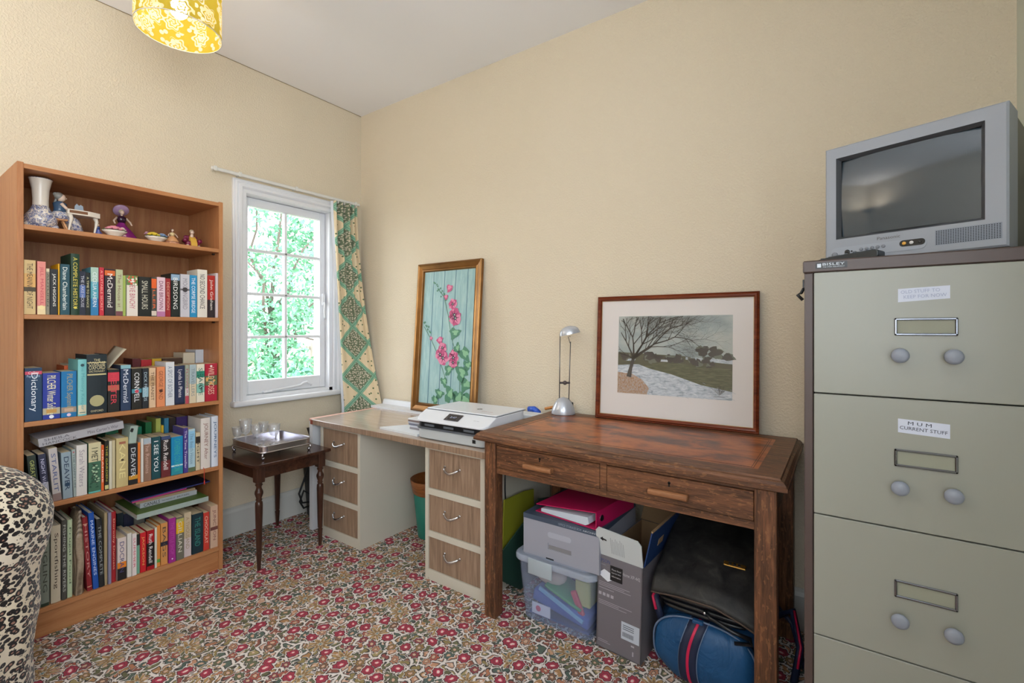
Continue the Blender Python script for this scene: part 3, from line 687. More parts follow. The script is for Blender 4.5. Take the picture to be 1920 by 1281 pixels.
LBLS=set()
def uniq(l):
    assert l not in LBLS, l
    n=len(l.split()); assert 4<=n<=16, (n,l)
    LBLS.add(l); return l
BANDS={('A',0):[(.42,.5,'4a3c22'),(.5,.75,'dba860')],('A',1):[(0,.16,'e8d0a0')],('A',2):[(.93,1,'d8cca8')],('A',7):[(.4,.68,'5a74b0')],('A',9):[(.0,.35,'2f7cae'),(.7,1,'a9c4b4')],
 ('A',11):[(.86,.97,'d86a2c')],('A',12):[(0,.1,'7a4a50')],('A',14):[(.76,1,'6a8a48')],('A',16):[(.72,.96,'e8662c'),(.02,.14,'d8c8b8')],('A',17):[(0,.13,'b878a0')],('A',19):[(.84,.98,'8fa8c0')],
 ('A',20):[(.62,.66,'6a6468')],('A',23):[(0,.42,'2a2226')],
 ('B',0):[(.875,.935,'d04a62')],('B',1):[(.1,.24,'b8ae90')],('B',2):[(.1,.22,'a09080')],('B',3):[(.03,.19,'d8ccae')],('B',4):[(.65,.675,'cdbf8a'),(.855,.87,'cdbf8a')],
 ('B',5):[(.72,.93,'cc3a4c'),(.5,.63,'b8604c')],('B',6):[(.92,1,'8ab8c0')],('B',7):[(.4,.5,'4a90a0')],('B',8):[(.28,.52,'8fb4c0')],('B',9):[(.55,.8,'c4a078')],('B',12):[(.0,.04,'1a2038')],('B',13):[(0,.2,'b84a58'),(.2,.4,'d8d8d0')],
 ('B',14):[(.5,1,'a8b8bc')],('B',15):[(.65,.82,'2a8a72'),(.25,.48,'8ac0b0')],('B',16):[(.42,.68,'5a6a4a')],
 ('C',1):[(.15,.42,'a8a8b4')],('C',2):[(0,.14,'8a7470')],('C',6):[(.62,1,'cfc49c'),(0,.03,'58b0a8')],('C',8):[(.02,.1,'c8c080')],('C',12):[(.12,.22,'c89030')],('C',15):[(.86,1,'a8b4bc')],('C',17):[(0,.4,'6a2a2c'),(.92,1,'3c4a70')],
 ('C',18):[(0,.18,'2a8a9a'),(.22,.26,'c8e0e0')],('C',20):[(0,.1,'5a6a4c'),(.55,.95,'8ec0dc')],('C',21):[(.72,.9,'2e2620')],
 ('D',0):[(.0,.04,'2a3a2c')],('D',1):[],('D',4):[(.9,.912,'d0a080'),(.05,.062,'d0a080')],('D',10):[(.0,.28,'1c1c1e'),(.28,.42,'e08020')],('D',13):[(.72,1,'1e2420')],('D',15):[(.0,.68,'1c1414'),(0,.1,'a8101c')],
 ('D',17):[(.1,.18,'5a9a3c')],('D',18):[(.45,.55,'26283a')],('D',20):[(.62,.96,'e0b020'),(.88,.96,'b8b060')],('D',21):[(0,.42,'cfc0c0')],('D',24):[(.42,.5,'6a4038')]}
MARKS={('A',1):[('disc',.13,'f0dca0',.36)],('A',14):[('spots',.88,'e05a40',14,.2),('spots',.87,'f4ece0',12,.2)],('A',6):[('disc',.12,'d8c850',.2)],('A',20):[('disc',.64,'3a3438',.3)],
 ('B',1):[('disc',.05,'e8ecf4',.14),('box',.17,'c89850',.6,.08)],('B',2):[('disc',.05,'e8d0e0',.14),('box',.16,'c8a890',.6,.07)],('B',3):[('disc',.9,'2c4a50',.22),('box',.06,'2a6a70',.7,.012)],('B',4):[('disc',.22,'b0a87a',.36)],
 ('B',15):[('spots',.7,'1c5a50',10,.2),('spots',.35,'2a3a3a',8,.2)],('B',16):[('spots',.55,'e0a860',12,.2),('disc',.93,'f0e0d8',.1)],('B',10):[('disc',.4,'5a3020',.22)],('B',7):[('disc',.44,'d04a5a',.2)],
 ('C',3):[('disc',.3,'1c3a54',.28)],('C',4):[('disc',.94,'b05a60',.25)],('C',6):[('spots',.35,'a8c4a0',14,.4),('spots',.2,'24503c',12,.25)],('C',11):[('disc',.55,'4a3a20',.12),('box',.9,'a0624a',.55,.05)],
 ('D',15):[('disc',.85,'f0c8c0',.1)],('D',19):[('disc',.08,'e8d8e8',.12)]}
ROWNAME={'A':'second shelf down','B':'third shelf down','C':'fourth shelf down','D':'bottom shelf'}
GRP={'A':'books standing on the second shelf down','B':'books standing on the third shelf down','C':'books standing on the fourth shelf down','D':'books standing on the bottom shelf'}
for row,data,zb in (('A',ROW_A,SHELF[1]),('B',ROW_B,SHELF[2]),('C',ROW_C,SHELF[3]),('D',ROW_D,SHELF[4])):
    for i,(y0,y1,h,c,d,txt,tc,lean) in enumerate(data):
        y1=min(y1,BY1-.0185)
        hard='hardback' in d
        if (row,i) in (('B',4),): depth=.16
        else: depth=random.uniform(.115,.135) if not hard else random.uniform(.14,.17)
        if row=='D': depth=random.uniform(.17,.24) if i<10 else random.uniform(.115,.14)
        nm='hardback_book' if hard else 'paperback_book'
        xs=0.352-random.uniform(0,.008)
        if (row,i) in (('B',3),('A',6)): xs=.358
        book(nm,uniq(d+', '+ROWNAME[row]),GRP[row],y0,y1,h,zb,c,txt,tc,lean,xs,depth,hard,BANDS.get((row,i),()),MARKS.get((row,i),()),M_PAGEW if hard else M_PAGE)
# gold title block of the thick black dictionary
E4=ROW_B[4]; yc=(E4[0]+E4[1])/2
for s_,zf,hh,ww in (('THE',.885,.010,.020),('CONCISE',.815,.016,.052),('OXFORD',.745,.017,.052),('DICTIONARY',.70,.008,.05),('OXFORD',.035,.008,.04)):
    o=[q for q in COL.objects if q.get('label','').startswith('very thick tall black')][0]
    letter('spine_lettering',s_,ww,hh,basis((0.0006,-ww/2,E4[2]*zf),(0,1,0),(0,0,1)),mat('ink_d0c080','d8cca0',0.5),o)
o=[q for q in COL.objects if q.get('label','').startswith('broad navy paperback')][0]
for s_,zf,hh,ww,c in (('Collins',.885,.010,.028,'f4e0e4'),('Paperback',.81,.012,.036,'a8c0d8')):
    letter('spine_lettering',s_,ww,hh,basis((0.0008,-ww/2,ROW_B[0][2]*zf),(0,1,0),(0,0,1)),mat('ink_'+c,c,0.5),o)
for row,data,zb in (('B',REAR_B,SHELF[2]),('C',REAR_C,SHELF[3]),('D',REAR_D,SHELF[4])):
    for y0,y1,h,c,d in data:
        y1=min(y1,BY1-.0185)
        book('paperback_book',uniq('%s book in the rear row, mostly hidden, %s'%(d,ROWNAME[row])),'books hidden in rear rows',y0,y1,h,zb,c,xs=.19,depth=.12)
# paper sheet folded on top of the third row
b=MB()
def sheet(u,v): 
    p=Vector((.30,-1.515,.83+.182)).lerp(Vector((.30,-1.455,.83+.262)),u); 
    return (p.x-.16*v, p.y+.006*math.sin(u*3), p.z+.010*math.sin(u*3.1)+.012*v*u)
b.grid(sheet,10,4); o=b.build('folded_paper',mat('old_paper','d6cbb0',0.9),mod='keep'); tag(o,uniq('curling cream paper sheet sticking up behind the red lettered book'),'paper')
o.modifiers.new('s','SOLIDIFY').thickness=.0008
# diagonal hardback lying over the leaning books of the fourth shelf
def flat_book(name,label,y0,z0,y1,z1,thk,xs,depth,cover,text,tc,top=None,hard=True,lean=0):
    L=math.hypot(y1-y0,z1-z0); a=math.atan2(z1-z0,y1-y0)
    o=thing(name,uniq(label),'book',(xs,y0,z0),rot=(a,0,0)); e=.002
    mats=[mat('cover_'+cover,cover,.5),mat('cover_'+(top or cover),top or cover,.5)]
    b=MB(); b.box(-.002,0,0,L,0,thk,0); b.box(-depth,-.002,0,L,0,e,0); b.box(-depth,-.002,0,L,thk-e,thk,1); b.build('cover',mats,o)
    b=MB(); b.box(-depth+.003,-.004,.003,L-.003,e+.0002,thk-e-.0002); b.build('page_block',M_PAGEW,o)
    if text: 
        for (s_,f0,f1,g0,g1) in text:
            letter('spine_lettering',s_,L*(f1-f0),thk*(g1-g0),basis((.0006,L*f0,thk*g0),(0,1,0),(0,0,1)),mat('ink_'+tc,tc,.5),o)
    return o
flat_book('hardback_book','silver grey hardback lying tilted on top of the leaning books, fourth shelf down',-1.735,.7265,-1.475,.7560,.032,.345,.16,'a9a6aa',[('SHEILA',.06,.34,.55,.85),('HANCOCK',.04,.42,.12,.42),('Miss Carter\'s War',.55,.93,.3,.7)],'5a565c')
b=MB(); b.M=Matrix.Translation((.35,-1.447,SHELF[3]+.1765)) @ Matrix.Rotation(math.radians(-6),4,'X')
b.box(-.10,0,-.014,.014,0,.076,bev=.003)
o=b.build('cover',mat('cover_9fb0a6','9fb0a6',.5)); k=thing('pocket_book',uniq('small grey green book with black figure standing above the gold footed book'),'book'); o.parent=k
b=MB(); b.poly([(.3512,-1.447+.008*math.cos(a_*.7)*(1 if a_%2 else .6)-.002,SHELF[3]+.235+.009*math.sin(a_*.7)) for a_ in range(9)]); b.build('emblem',mat('ink_black','14181a',.5),k)
# stack lying on the bottom row
flat_book('large_hardback','large grass green hardback lying across the bottom row of books',-1.432,.3500,-1.150,.3500,.022,.352,.29,'9aa8a0',None,'ffffff',top='4f6a2a')
flat_book('hardback_book','pale grey hardback lettered in black lying on the large green one',atx(262.5,940,.275).y,.3725,atx(369,918,.275).y,.3725,.022,.275,.20,'a9adb0',[('CANALS',.06,.33,.15,.85),('THE MAKING OF',.36,.6,.35,.65),('BRITAIN',.63,.85,.35,.65)],'1c1c1c')
flat_book('paperback_book','thin tan and blue book third up in the lying stack',atx(255,930,.275).y,.3950,atx(366,908,.275).y,.3950,.011,.275,.20,'a08868',None,'ffffff',top='8a7458')
flat_book('magazine','glossy magazine with a magenta edge near the top of the lying stack',atx(248,928,.28).y,.4065,atx(350,908,.28).y,.4110,.006,.280,.20,'c03a78',None,'ffffff',top='303c78')
flat_book('magazine','dark blue magazine at the very top of the lying stack',atx(246,925,.285).y,.4145,atx(394,899,.285).y,.4200,.005,.285,.20,'2c3470',None,'ffffff',top='1c1c34')
# tassel hanging over the shelf edge
b=MB(); b.tube([(.352,-1.172,.515),(.361,-1.172,.510),(.3635,-1.1725,.497),(.3640,-1.174,.475),(.3632,-1.172,.455)],.0013,6); b.tube([(.3632,-1.172,.458),(.3632,-1.172,.438)],.003,8,rs=[.0015,.004])
tag(b.build('bookmark_tassel',mat('red_silk','c8382c',.7)),uniq('thin red bookmark tassel hanging over the edge of the fourth shelf'),'bookmark')
# bubble wrap package
b=MB()
def bag(u,v):
    a=2*math.pi*u; z=.001+.325*v; k=1.0 if v<.72 else 1-(v-.72)*1.9; wob=.002*math.sin(9*v+4*a)
    yy=(.019+wob)*k*math.copysign(abs(math.cos(a))**.6,math.cos(a)); xx=(.085+wob)*k*math.copysign(abs(math.sin(a))**.6,math.sin(a))
    return (.268+xx, -1.619+yy+.010*max(0,v-.7)*3*(1 if v<.85 else 1), SHELF[4]+z)
b.grid(bag,40,40,closeu=True)
t_=NT('bubble_wrapped_wicker',0.3); w_=t_.n('ShaderNodeTexWave',wave_type='BANDS'); t_.put(w_.inputs['Vector'],t_.mp(t_.co(),(1,1,1),rot=(.6,0,0))); w_.inputs['Scale'].default_value=38; w_.inputs['Distortion'].default_value=2
t_.bump(t_.vor(t_.co(),160).outputs['Distance'],.5,.002); t_.col(t_.mix(w_.outputs['Fac'],'6a5846','a8957e'))
tag(b.build('wrapped_parcel',t_.m),uniq('bubble wrapped wicker parcel squeezed between mint and dark red books'),'parcel')
# ---------------------------------------------------------------- ornaments on the top shelf
Z1=SHELF[0]
M_CER=mat('white_ceramic','e4dacb',.22); M_CERB=mat('cobalt_ceramic','2c3f78',.22); M_GILT=mat('gilt_trim','b89058',.3,.6)
def orn(px,py,x=.27): return atx(px,py,x)
def blue_white():
    t=NT('blue_scroll_glaze',.2); v=t.noise(t.co(),60,3,.6,1.5); return t.col(t.ramp(v,[(.42,'e4dacb'),(.5,'8a94b8'),(.54,'2c3a70'),(.62,'e4dacb'),(.7,'6a5a58')]))
M_BW=blue_white()
def ypos(px,x): return atx(px,440,x).y
# vase
y=ypos(76,.26); b=MB()
b.lathe([(0,0),(.03,0),(.036,.012),(.05,.03),(.048,.05),(.034,.072),(.024,.095)],28,c=(0,0,0),cap=False); vz=thing('trumpet_vase',uniq('tall trumpet necked vase with blue painted base at the left end'),'vase',(.26,y,Z1))
b.build('painted_base',M_BW,vz)
b=MB(); b.lathe([(.024,.095),(.0235,.12),(.026,.16),(.033,.195),(.036,.2),(.034,.2),(.024,.16),(.021,.11)],28,cap=False); b.build('neck',M_CER,vz)
b=MB(); 
for a in range(5):
    an=a*1.256; b.ball((.040*math.cos(an),.040*math.sin(an),.014),.014,0,10)
b.build('scroll_foot',M_BW,vz)
b=MB(); b.tube([(.0345*math.cos(i*.2618),.0345*math.sin(i*.2618),.2) for i in range(24)],.0014,6,closed=True); b.build('rim_line',M_CERB,vz)
def lady(name,label,px,x,h,skirt,bodice,hair,hat=None,seat=0,rotz=0,skirt2=None,flare=.42,arm=1):
    y=ypos(px,x); t=thing(name,uniq(label),'figurine',(x,y,Z1),rotz)
    s=h; b=MB()
    prof=[(flare*s,0.0),(flare*s*1.02,.03*s),(flare*s*.86,.16*s),(flare*s*.62,.32*s),(flare*s*.34,.46*s),(.085*s,.55*s),(.075*s,.58*s)]
    n=32; v=[];f=[]
    for j,(r,z) in enumerate(prof):
        for i in range(n):
            a=2*math.pi*i/n; rr=r*(1+(.07*math.sin(a*8)*(1-j/6))); v.append((rr*math.cos(a)*.85,rr*math.sin(a),z))
    for j in range(len(prof)-1):
        for i in range(n): f.append((j*n+i,j*n+(i+1)%n,(j+1)*n+(i+1)%n,(j+1)*n+i))
    f.append(tuple(range(n))[::-1]); b._add(v,f,0,True); b.build('skirt',skirt,t)
    if skirt2:
        b=MB(); b.lathe([(flare*s*.72,.26*s),(flare*s*.74,.3*s),(flare*s*.5,.44*s),(.09*s,.56*s)],24,cap=False); b.build('overskirt',skirt2,t)
    b=MB(); b.lathe([(.075*s,.57*s),(.1*s,.66*s),(.095*s,.74*s),(.04*s,.78*s)],16,ry=1.15); b.build('bodice',bodice,t)
    sk=mat('porcelain_skin','e0c4ae',.25)
    b=MB(); b.lathe([(.03*s,.76*s),(.026*s,.83*s)],10); b.ball((0.004,0,.88*s),.062*s,0,14,(1,.92,1.1)); b.ball((.062*s,0,.875*s),.011*s,0,6)
    if arm:
        for sd in (-1,1):
            b.tube([(0,sd*.11*s,.72*s),(.05*s,sd*.2*s,.6*s),(.14*s,sd*.2*s,.52*s)],.028*s,8,rs=[.03*s,.026*s,.018*s]); b.ball((.16*s,sd*.2*s,.515*s),.024*s,0,8)
    b.build('figure',sk,t)
    b=MB(); b.ball((-.012*s,0,.91*s),.068*s,0,14,(1,1.02,1)); b.ball((-.05*s,0,.94*s),.04*s,0,10); b.build('hair',hair,t)
    if hat:
        b=MB(); b.M=Matrix.Translation((-.03*s,0,.93*s))@Matrix.Rotation(math.radians(-48),4,'Y'); b.lathe([(.03*s,.0),(.19*s,.02*s),(.20*s,.04*s),(.07*s,.04*s),(.06*s,.08*s),(0,.09*s)],24); b.build('hat',hat,t)
    return t
M_PURP=mat('plum_glaze','8a2c78',.2); M_LIL=mat('lilac_glaze','a888a8',.25); M_BLG=mat('slate_blue_glaze','3c5570',.2); M_HAIRG=mat('grey_hair_glaze','8c8a84',.3)
M_PEACH=mat('peach_glaze','d8a070',.25); M_WINE=mat('wine_glaze','7a2444',.25); M_YEL=mat('yellow_glaze','dcae4a',.25)
# pianist group: lady seated on stool, piano, candle figures
y=ypos(116,.25); t=thing('pianist_figurine',uniq('blue dressed lady figurine seated on a stool playing the little piano'),'figurine',(.25,y,Z1),math.radians(90))
b=MB()
for sx in (-1,1):
    for sy in (-1,1): b.tube([(sx*.006,sy*.006,.045),(sx*.022,sy*.014,.002)],.0035,6)
b.box(-.02,.02,-.018,.018,.043,.05,bev=.003); b.build('stool',M_PEACH,t)
b=MB(); b.ball((0,0,.062),.026,0,16,(1,1,.75)); b.tube([(.012,.004,.062),(.04,.008,.045),(.05,.008,.004)],.014,10,rs=[.02,.018,.02]); b.build('skirt',blue_white(),t)
b=MB(); b.lathe([(.02,.07),(.017,.085),(.02,.105),(.008,.114)],14); b.build('bodice',M_BLG,t)
b=MB(); b.ball((.004,0,.128),.0125,0,14,(1,.95,1.15)); b.lathe([(.005,.11),(.005,.12)],8); 
for sd in(-1,1): b.tube([(0,sd*.018,.104),(.016,sd*.02,.085),(.042,sd*.01,.086)],.005,8,rs=[.006,.005,.003])
b.ball((.017,0,.127),.0025,0,6); b.build('figure',mat('porcelain_skin','e0c4ae',.25),t)
b=MB(); b.ball((-.003,0,.133),.0135,0,14); b.ball((-.012,0,.138),.007,0,10); b.tube([(-.008,.006,.125),(-.012,.008,.108)],.004,6); b.build('hair',M_HAIRG,t)
t.scale=(1.12,)*3; t.location.y-=.006
y=ypos(150,.26); t=thing('miniature_piano',uniq('cream porcelain miniature grand piano on curved legs with gilt panels'),'figurine',(.25,y,Z1),math.radians(90))
b=MB(); out=[(-.035,-.028),(.02,-.03),(.05,-.016),(.052,.006),(.03,.014),(.012,.03),(-.035,.03)]
b.prism(out,.062,.078,'Z'); b.build('case',M_CER,t)
b=MB(); b.prism([(x*.72+.004,yy*.6) for x,yy in out],.0785,.0795,'Z'); b.prism([(-.03,-.0285),(-.03,-.0295),(.015,-.0305),(.015,-.0295)],.066,.075,'Z'); b.build('gilt_panel',mat('brown_gilt','7a5030',.35),t)
for lx,ly in ((-.028,-.02),(-.028,.022),(.04,-.004)):
    b=MB(); b.tube([(lx,ly,.063),(lx+.004,ly,.05),(lx+.001,ly,.03),(lx-.002,ly,.012),(lx+.004,ly,.002)],.004,8,rs=[.007,.0055,.0035,.003,.005]); b.build('leg',M_CER,t)
b=MB(); b.prism([(-.012,.0),(.012,.0),(.010,.02),(.004,.024),(0,.02),(-.006,.026),(-.011,.018)],-.002,.001,'Y'); o=b.build('music_stand',mat('pale_blue_glaze','a8b4c0',.25),t); o.location=(.0,.004,.078)
t.scale=(1.25,)*3
lady('lady_figurine','tiny blue dressed lady figurine right of the little piano',184,.25,.06,mat('cornflower_glaze','4a5aa0',.2),M_CERB,M_HAIRG,arm=0,flare=.36)
lady('lady_figurine','purple gowned lady figurine in a wide lilac hat',228,.20,.150,M_PURP,mat('dark_plum_glaze','331a30',.2),mat('blonde_glaze','cabf9c',.3),hat=M_LIL)
lady('lady_figurine','peach gowned lady figurine beside the yellow flowers',323,.245,.088,mat('floral_peach_glaze','d09878',.25),mat('cream_yellow_glaze','dcc490',.25),mat('brown_hair_glaze','8a6a58',.3),skirt2=M_PEACH,flare=.4)
y=ypos(360,.25); t=thing('seated_lady_figurine',uniq('wine and yellow lady figurine seated in an armchair at the right end'),'figurine',(.25,y,Z1))
b=MB(); b.box(-.018,.016,-.024,.024,.012,.03,bev=.006,seg=3); b.box(-.02,-.010,-.024,.024,.02,.055,bev=.006,seg=3); b.tube([(-.01,-.026,.03),(.012,-.026,.034)],.008,8); b.tube([(-.01,.026,.03),(.012,.026,.034)],.008,8); b.build('armchair',M_WINE,t)
b=MB()
for sx,sy in ((.012,-.02),(.012,.02),(-.014,-.02),(-.014,.02)): b.tube([(sx,sy,.014),(sx+.002,sy,.001)],.004,6,rs=[.005,.003])
b.build('leg',M_CER,t)
b=MB(); b.prism([(.0,.05),(.012,.04),(.022,.022),(.026,.004),(-.004,.004)],-.011,.011,'Y'); b.build('gown',M_YEL,t)
b=MB(); b.tube([(-.004,0,.045),(0,0,.06)],.007,8,rs=[.009,.005]); b.ball((.001,0,.068),.008,0,12,(1,1,1.1)); b.build('figure',mat('porcelain_skin','e0c4ae',.25),t)
b=MB(); b.ball((-.003,0,.071),.0085,0,12); b.build('hair',mat('blonde_glaze','cabf9c',.3),t)
t.scale=(1.2,)*3
def flower_bowl(label,px,x,cols):
    y=ypos(px,x); t=thing('posy_bowl',uniq(label),'ornament',(x,y,Z1))
    b=MB(); n=24; prof=[(.018,0),(.02,.004),(.034,.018),(.043,.026),(.041,.026),(.03,.018),(.0,.012)]
    v=[];f=[]
    for j,(r,z) in enumerate(prof):
        for i in range(n): a=2*math.pi*i/n; rr=r*(1+.05*math.cos(a*12)); v.append((rr*math.cos(a)*.8,rr*math.sin(a),z))
    for j in range(len(prof)-1):
        for i in range(n): f.append((j*n+i,j*n+(i+1)%n,(j+1)*n+(i+1)%n,(j+1)*n+i))
    f.append(tuple(range(n))[::-1]); b._add(v,f,0,True); b.build('bowl',M_CER,t)
    for k,(c,yy,R) in enumerate(cols):
        b=MB()
        for ring,(rr,zz,m_) in enumerate(((R,.0,6),(R*.6,.005,5),(R*.25,.008,3))):
            for i in range(m_):
                a=2*math.pi*(i+ring*.5)/m_; b.ball((.008+rr*math.cos(a)*.7,yy+rr*math.sin(a),.034+zz),R*.5,0,8,(1,1,.45))
        b.build('porcelain_flower',mat('petal_'+c,c,.3),t)
    b=MB()
    for i in range(9):
        a=i*.7; b.ball((.02*math.cos(a),.036*math.sin(a),.028),.010,0,8,(1,.6,.35))
    b.build('porcelain_leaf',mat('leaf_glaze','3f5a34',.3),t)
flower_bowl('white ribbed porcelain bowl with one pink flower before the purple lady',215,.315,[('d88a98',-.004,.022),('e0ccc0',.024,.010)])
flower_bowl('white porcelain bowl holding yellow and blue flowers',293,.30,[('d8bc3c',-.014,.019),('7c94b8',.02,.015),('c89ab0',-.038,.008)])
# ---------------------------------------------------------------- occasional table, tray, glasses
M_MAHOG=wood('dark_mahogany','27160f','3c241a','553526','X',1.0,.22,bump=.02)
M_MAHOGZ=wood('dark_mahogany_leg','27160f','3c241a','553526','Z',1.0,.3,bump=.02)
TZ=.525; TX0,TX1,TY0,TY1=.045,.562,-1.035,-.625
t=thing('side_table',uniq('small dark mahogany side table with turned legs under the window'),'table',(0,0,0))
b=MB(); out=[]
for i in range(13):  # bowed long edges
    u=i/12; out.append((TX0+(TX1-TX0)*u, TY0-.010*math.sin(math.pi*u)))
for i in range(9):
    u=i/8; out.append((TX1+.012*math.sin(math.pi*u), TY0+(TY1-TY0)*u))
for i in range(13):
    u=1-i/12; out.append((TX0+(TX1-TX0)*u, TY1+.010*math.sin(math.pi*u)))
b.prism(out,TZ-.016,TZ,'Z'); o=b.build('tabletop',M_MAHOG,t); m_=o.modifiers.new('b','BEVEL'); m_.width=.004; m_.segments=2
b=MB(); ax0,ax1,ay0,ay1=TX0+.028,TX1-.028,TY0+.028,TY1-.028
b.box(ax0,ax1,ay0,ay0+.016,TZ-.078,TZ-.016); b.box(ax0,ax1,ay1-.016,ay1,TZ-.078,TZ-.016); b.box(ax0,ax0+.016,ay0,ay1,TZ-.078,TZ-.016); b.box(ax1-.016,ax1,ay0,ay1,TZ-.078,TZ-.016)
b.build('apron',M_MAHOG,t)
for x in (ax0+.012,ax1-.012):
    for y in (ay0+.012,ay1-.012):
        b=MB(); b.box(x-.020,x+.020,y-.020,y+.020,TZ-.095,TZ-.016,bev=.002)
        P=[(.019,.43),(.0135,.425),(.0175,.418),(.012,.41),(.0125,.40),(.019,.385),(.0195,.375),(.012,.352),(.0155,.345),(.011,.34),(.0165,.332),(.0175,.315),(.0125,.10),(.009,.095),(.0135,.088),(.0125,.08),(.008,.004),(.008,0)]
        b.lathe([(r,z) for r,z in P][::-1],20,c=(x,y,0)); b.build('leg',M_MAHOGZ,t)
M_SILV=mat('tarnished_silver','c6c4ca',.16,.95)
t_=NT('chased_silver',.12,.95); t_.bump(t_.vor(t_.co(),90).outputs['Distance'],.25,.002); t_.col(t_.mix(t_.noise(t_.co(),14,4),'aaa8b0','dcdae4')); M_CHASE=t_.m
t=thing('silver_tray',uniq('tarnished silver gallery tray on little feet on the side table'),'tray',(.345,-.838,TZ))
def rr(hx,hy,r,n=6):
    o=[]
    for cx,cy,a0 in ((hx-r,hy-r,0),(-hx+r,hy-r,90),(-hx+r,-hy+r,180),(hx-r,-hy+r,270)):
        for i in range(n+1): a=math.radians(a0+90*i/n); o.append((cx+r*math.cos(a),cy+r*math.sin(a)))
    return o
def rim(b,hx,hy,r,z0,z1,th,n=6,mi=0,flare=0.0):
    A=rr(hx,hy,r,n);B=rr(hx+flare,hy+flare,r+flare,n); Bi=rr(hx+flare-th,hy+flare-th,max(r+flare-th,.001),n);Ai=rr(hx-th,hy-th,max(r-th,.001),n); N=len(A)
    v=[(x,y,z0) for x,y in A]+[(x,y,z1) for x,y in B]+[(x,y,z1) for x,y in Bi]+[(x,y,z0) for x,y in Ai]
    f=[]
    for k in range(4):
        for i in range(N): f.append((k*N+i,k*N+(i+1)%N,((k+1)%4)*N+(i+1)%N,((k+1)%4)*N+i))
    b._add(v,f,mi,False)
THX,THY=.162,.135
b=MB(); b.prism(rr(THX,THY,.03),.036,.039,'Z'); b.build('base_plate',M_CHASE,t)
b=MB(); rim(b,THX,THY,.03,.036,.066,.002); b.tube([(x,y,.067) for x,y in rr(THX,THY,.03)],.0028,6,closed=True); b.tube([(x,y,.037) for x,y in rr(THX+.001,THY+.001,.03)],.004,6,closed=True); b.build('gallery_rim',M_SILV,t)
for sx in (-1,1):
    for sy in (-1,1):
        b=MB(); x=sx*(THX-.012); y=sy*(THY-.012); b.ball((x,y,.009),.009,0,10); b.tube([(x,y,.006),(x+sx*.007,y+sy*.007,.022),(x,y,.037)],.005,8); b.build('foot',M_SILV,t)
def clear_glass():
    m=glass_mat('cut_crystal',(.98,.99,1.0),.3); nt=m.node_tree; mx=[n for n in nt.nodes if n.type=='MIX_SHADER'][0]
    d=nt.nodes.new('ShaderNodeBsdfDiffuse'); d.inputs[0].default_value=(.85,.9,1,1); m2=nt.nodes.new('ShaderNodeMixShader'); m2.inputs[0].default_value=.07
    nt.links.new(mx.outputs[0],m2.inputs[1]); nt.links.new(d.outputs[0],m2.inputs[2]); nt.links.new(m2.outputs[0],nt.nodes['Material Output'].inputs[0]); return m
M_GLASS=clear_glass()
def goblet(px,py,h,R,label,cut=True,fat=1.0):
    x=py; y=atx(px,824,x).y
    t=thing('stemmed_glass',uniq(label),'glass',(x,y,TZ+.0395),group='glasses on the silver tray')
    b=MB(); b.lathe([(R*.72,0),(R*.72,.0015),(R*.2,.004),(.0032,.008),(.0035*fat,h*.2),(.006*fat,h*.28),(.0033,h*.36),(.004,h*.4)],20); b.build('stem',M_GLASS,t)
    b=MB(); n=24; prof=[(.004,h*.4),(R*.55,h*.46),(R*.82,h*.62),(R,h),(R-.0012,h),(R*.79,h*.63),(R*.5,h*.48),(.0,h*.43)]
    v=[];f=[]
    for j,(r,z) in enumerate(prof):
        for i in range(n):
            a=2*math.pi*i/n; k=1+(.03 if (i%2 and cut and 0<j<3) else 0); v.append((r*k*math.cos(a),r*k*math.sin(a),z))
    for j in range(len(prof)-1):
        for i in range(n): f.append((j*n+i,j*n+(i+1)%n,(j+1)*n+(i+1)%n,(j+1)*n+i))
    b._add(v,f,0,True); b.build('bowl',M_GLASS,t)
goblet(445,.215,.092,.026,'low cut glass at the left end of the silver tray')
goblet(460.6,.265,.135,.031,'tallest cut crystal goblet on the silver tray')
goblet(481.5,.300,.105,.030,'wide bowled glass in the middle of the tray')
goblet(494,.222,.098,.026,'small glass at the back of the tray by the window wall')
goblet(513.8,.375,.108,.031,'plain stemmed glass standing forward on the right of the tray',cut=False)
# black cable case and cable on the floor behind the table
t=thing('black_case',uniq('black case with looped strap leaning on the wall behind the side table'),'case',(.16,-.40,0.001))
b=MB(); b.M=Matrix.Rotation(math.radians(-9),4,'Y'); b.box(-.045,.045,-.10,.055,.0,.46,bev=.025,seg=4); b.build('body',mat('black_nylon','14171b',.5),t).location=(0.0,0,.008)
b=MB(); b.tube([(.0,-.11,.33),(.03,-.16,.26),(.03,-.19,.19),(.03,-.17,.13),(.03,-.12,.12),(.03,-.11,.16),(.03,-.16,.2),(.03,-.185,.14),(.03,-.16,.095),(.03,-.115,.10)],.006,8); b.build('strap',mat('black_strap','101214',.6),t)
for z in (.17,.30):
    b=MB(); b.ball((.052-.0,-.06,z),.006,0,8); b.build('stud',mat('chrome','d0d4da',.12,1.0),t)
t=thing('wooden_box_file',uniq('dark brown box standing on the black case by the desk end'),'box',(.19,-.42,.49))
b=MB(); b.prism([(-.06,0),(.06,0),(.085,.075),(-.085,.075)],-.06,.06,'X'); b.build('box_body',mat('dark_brown_board','2c2220',.6),t)
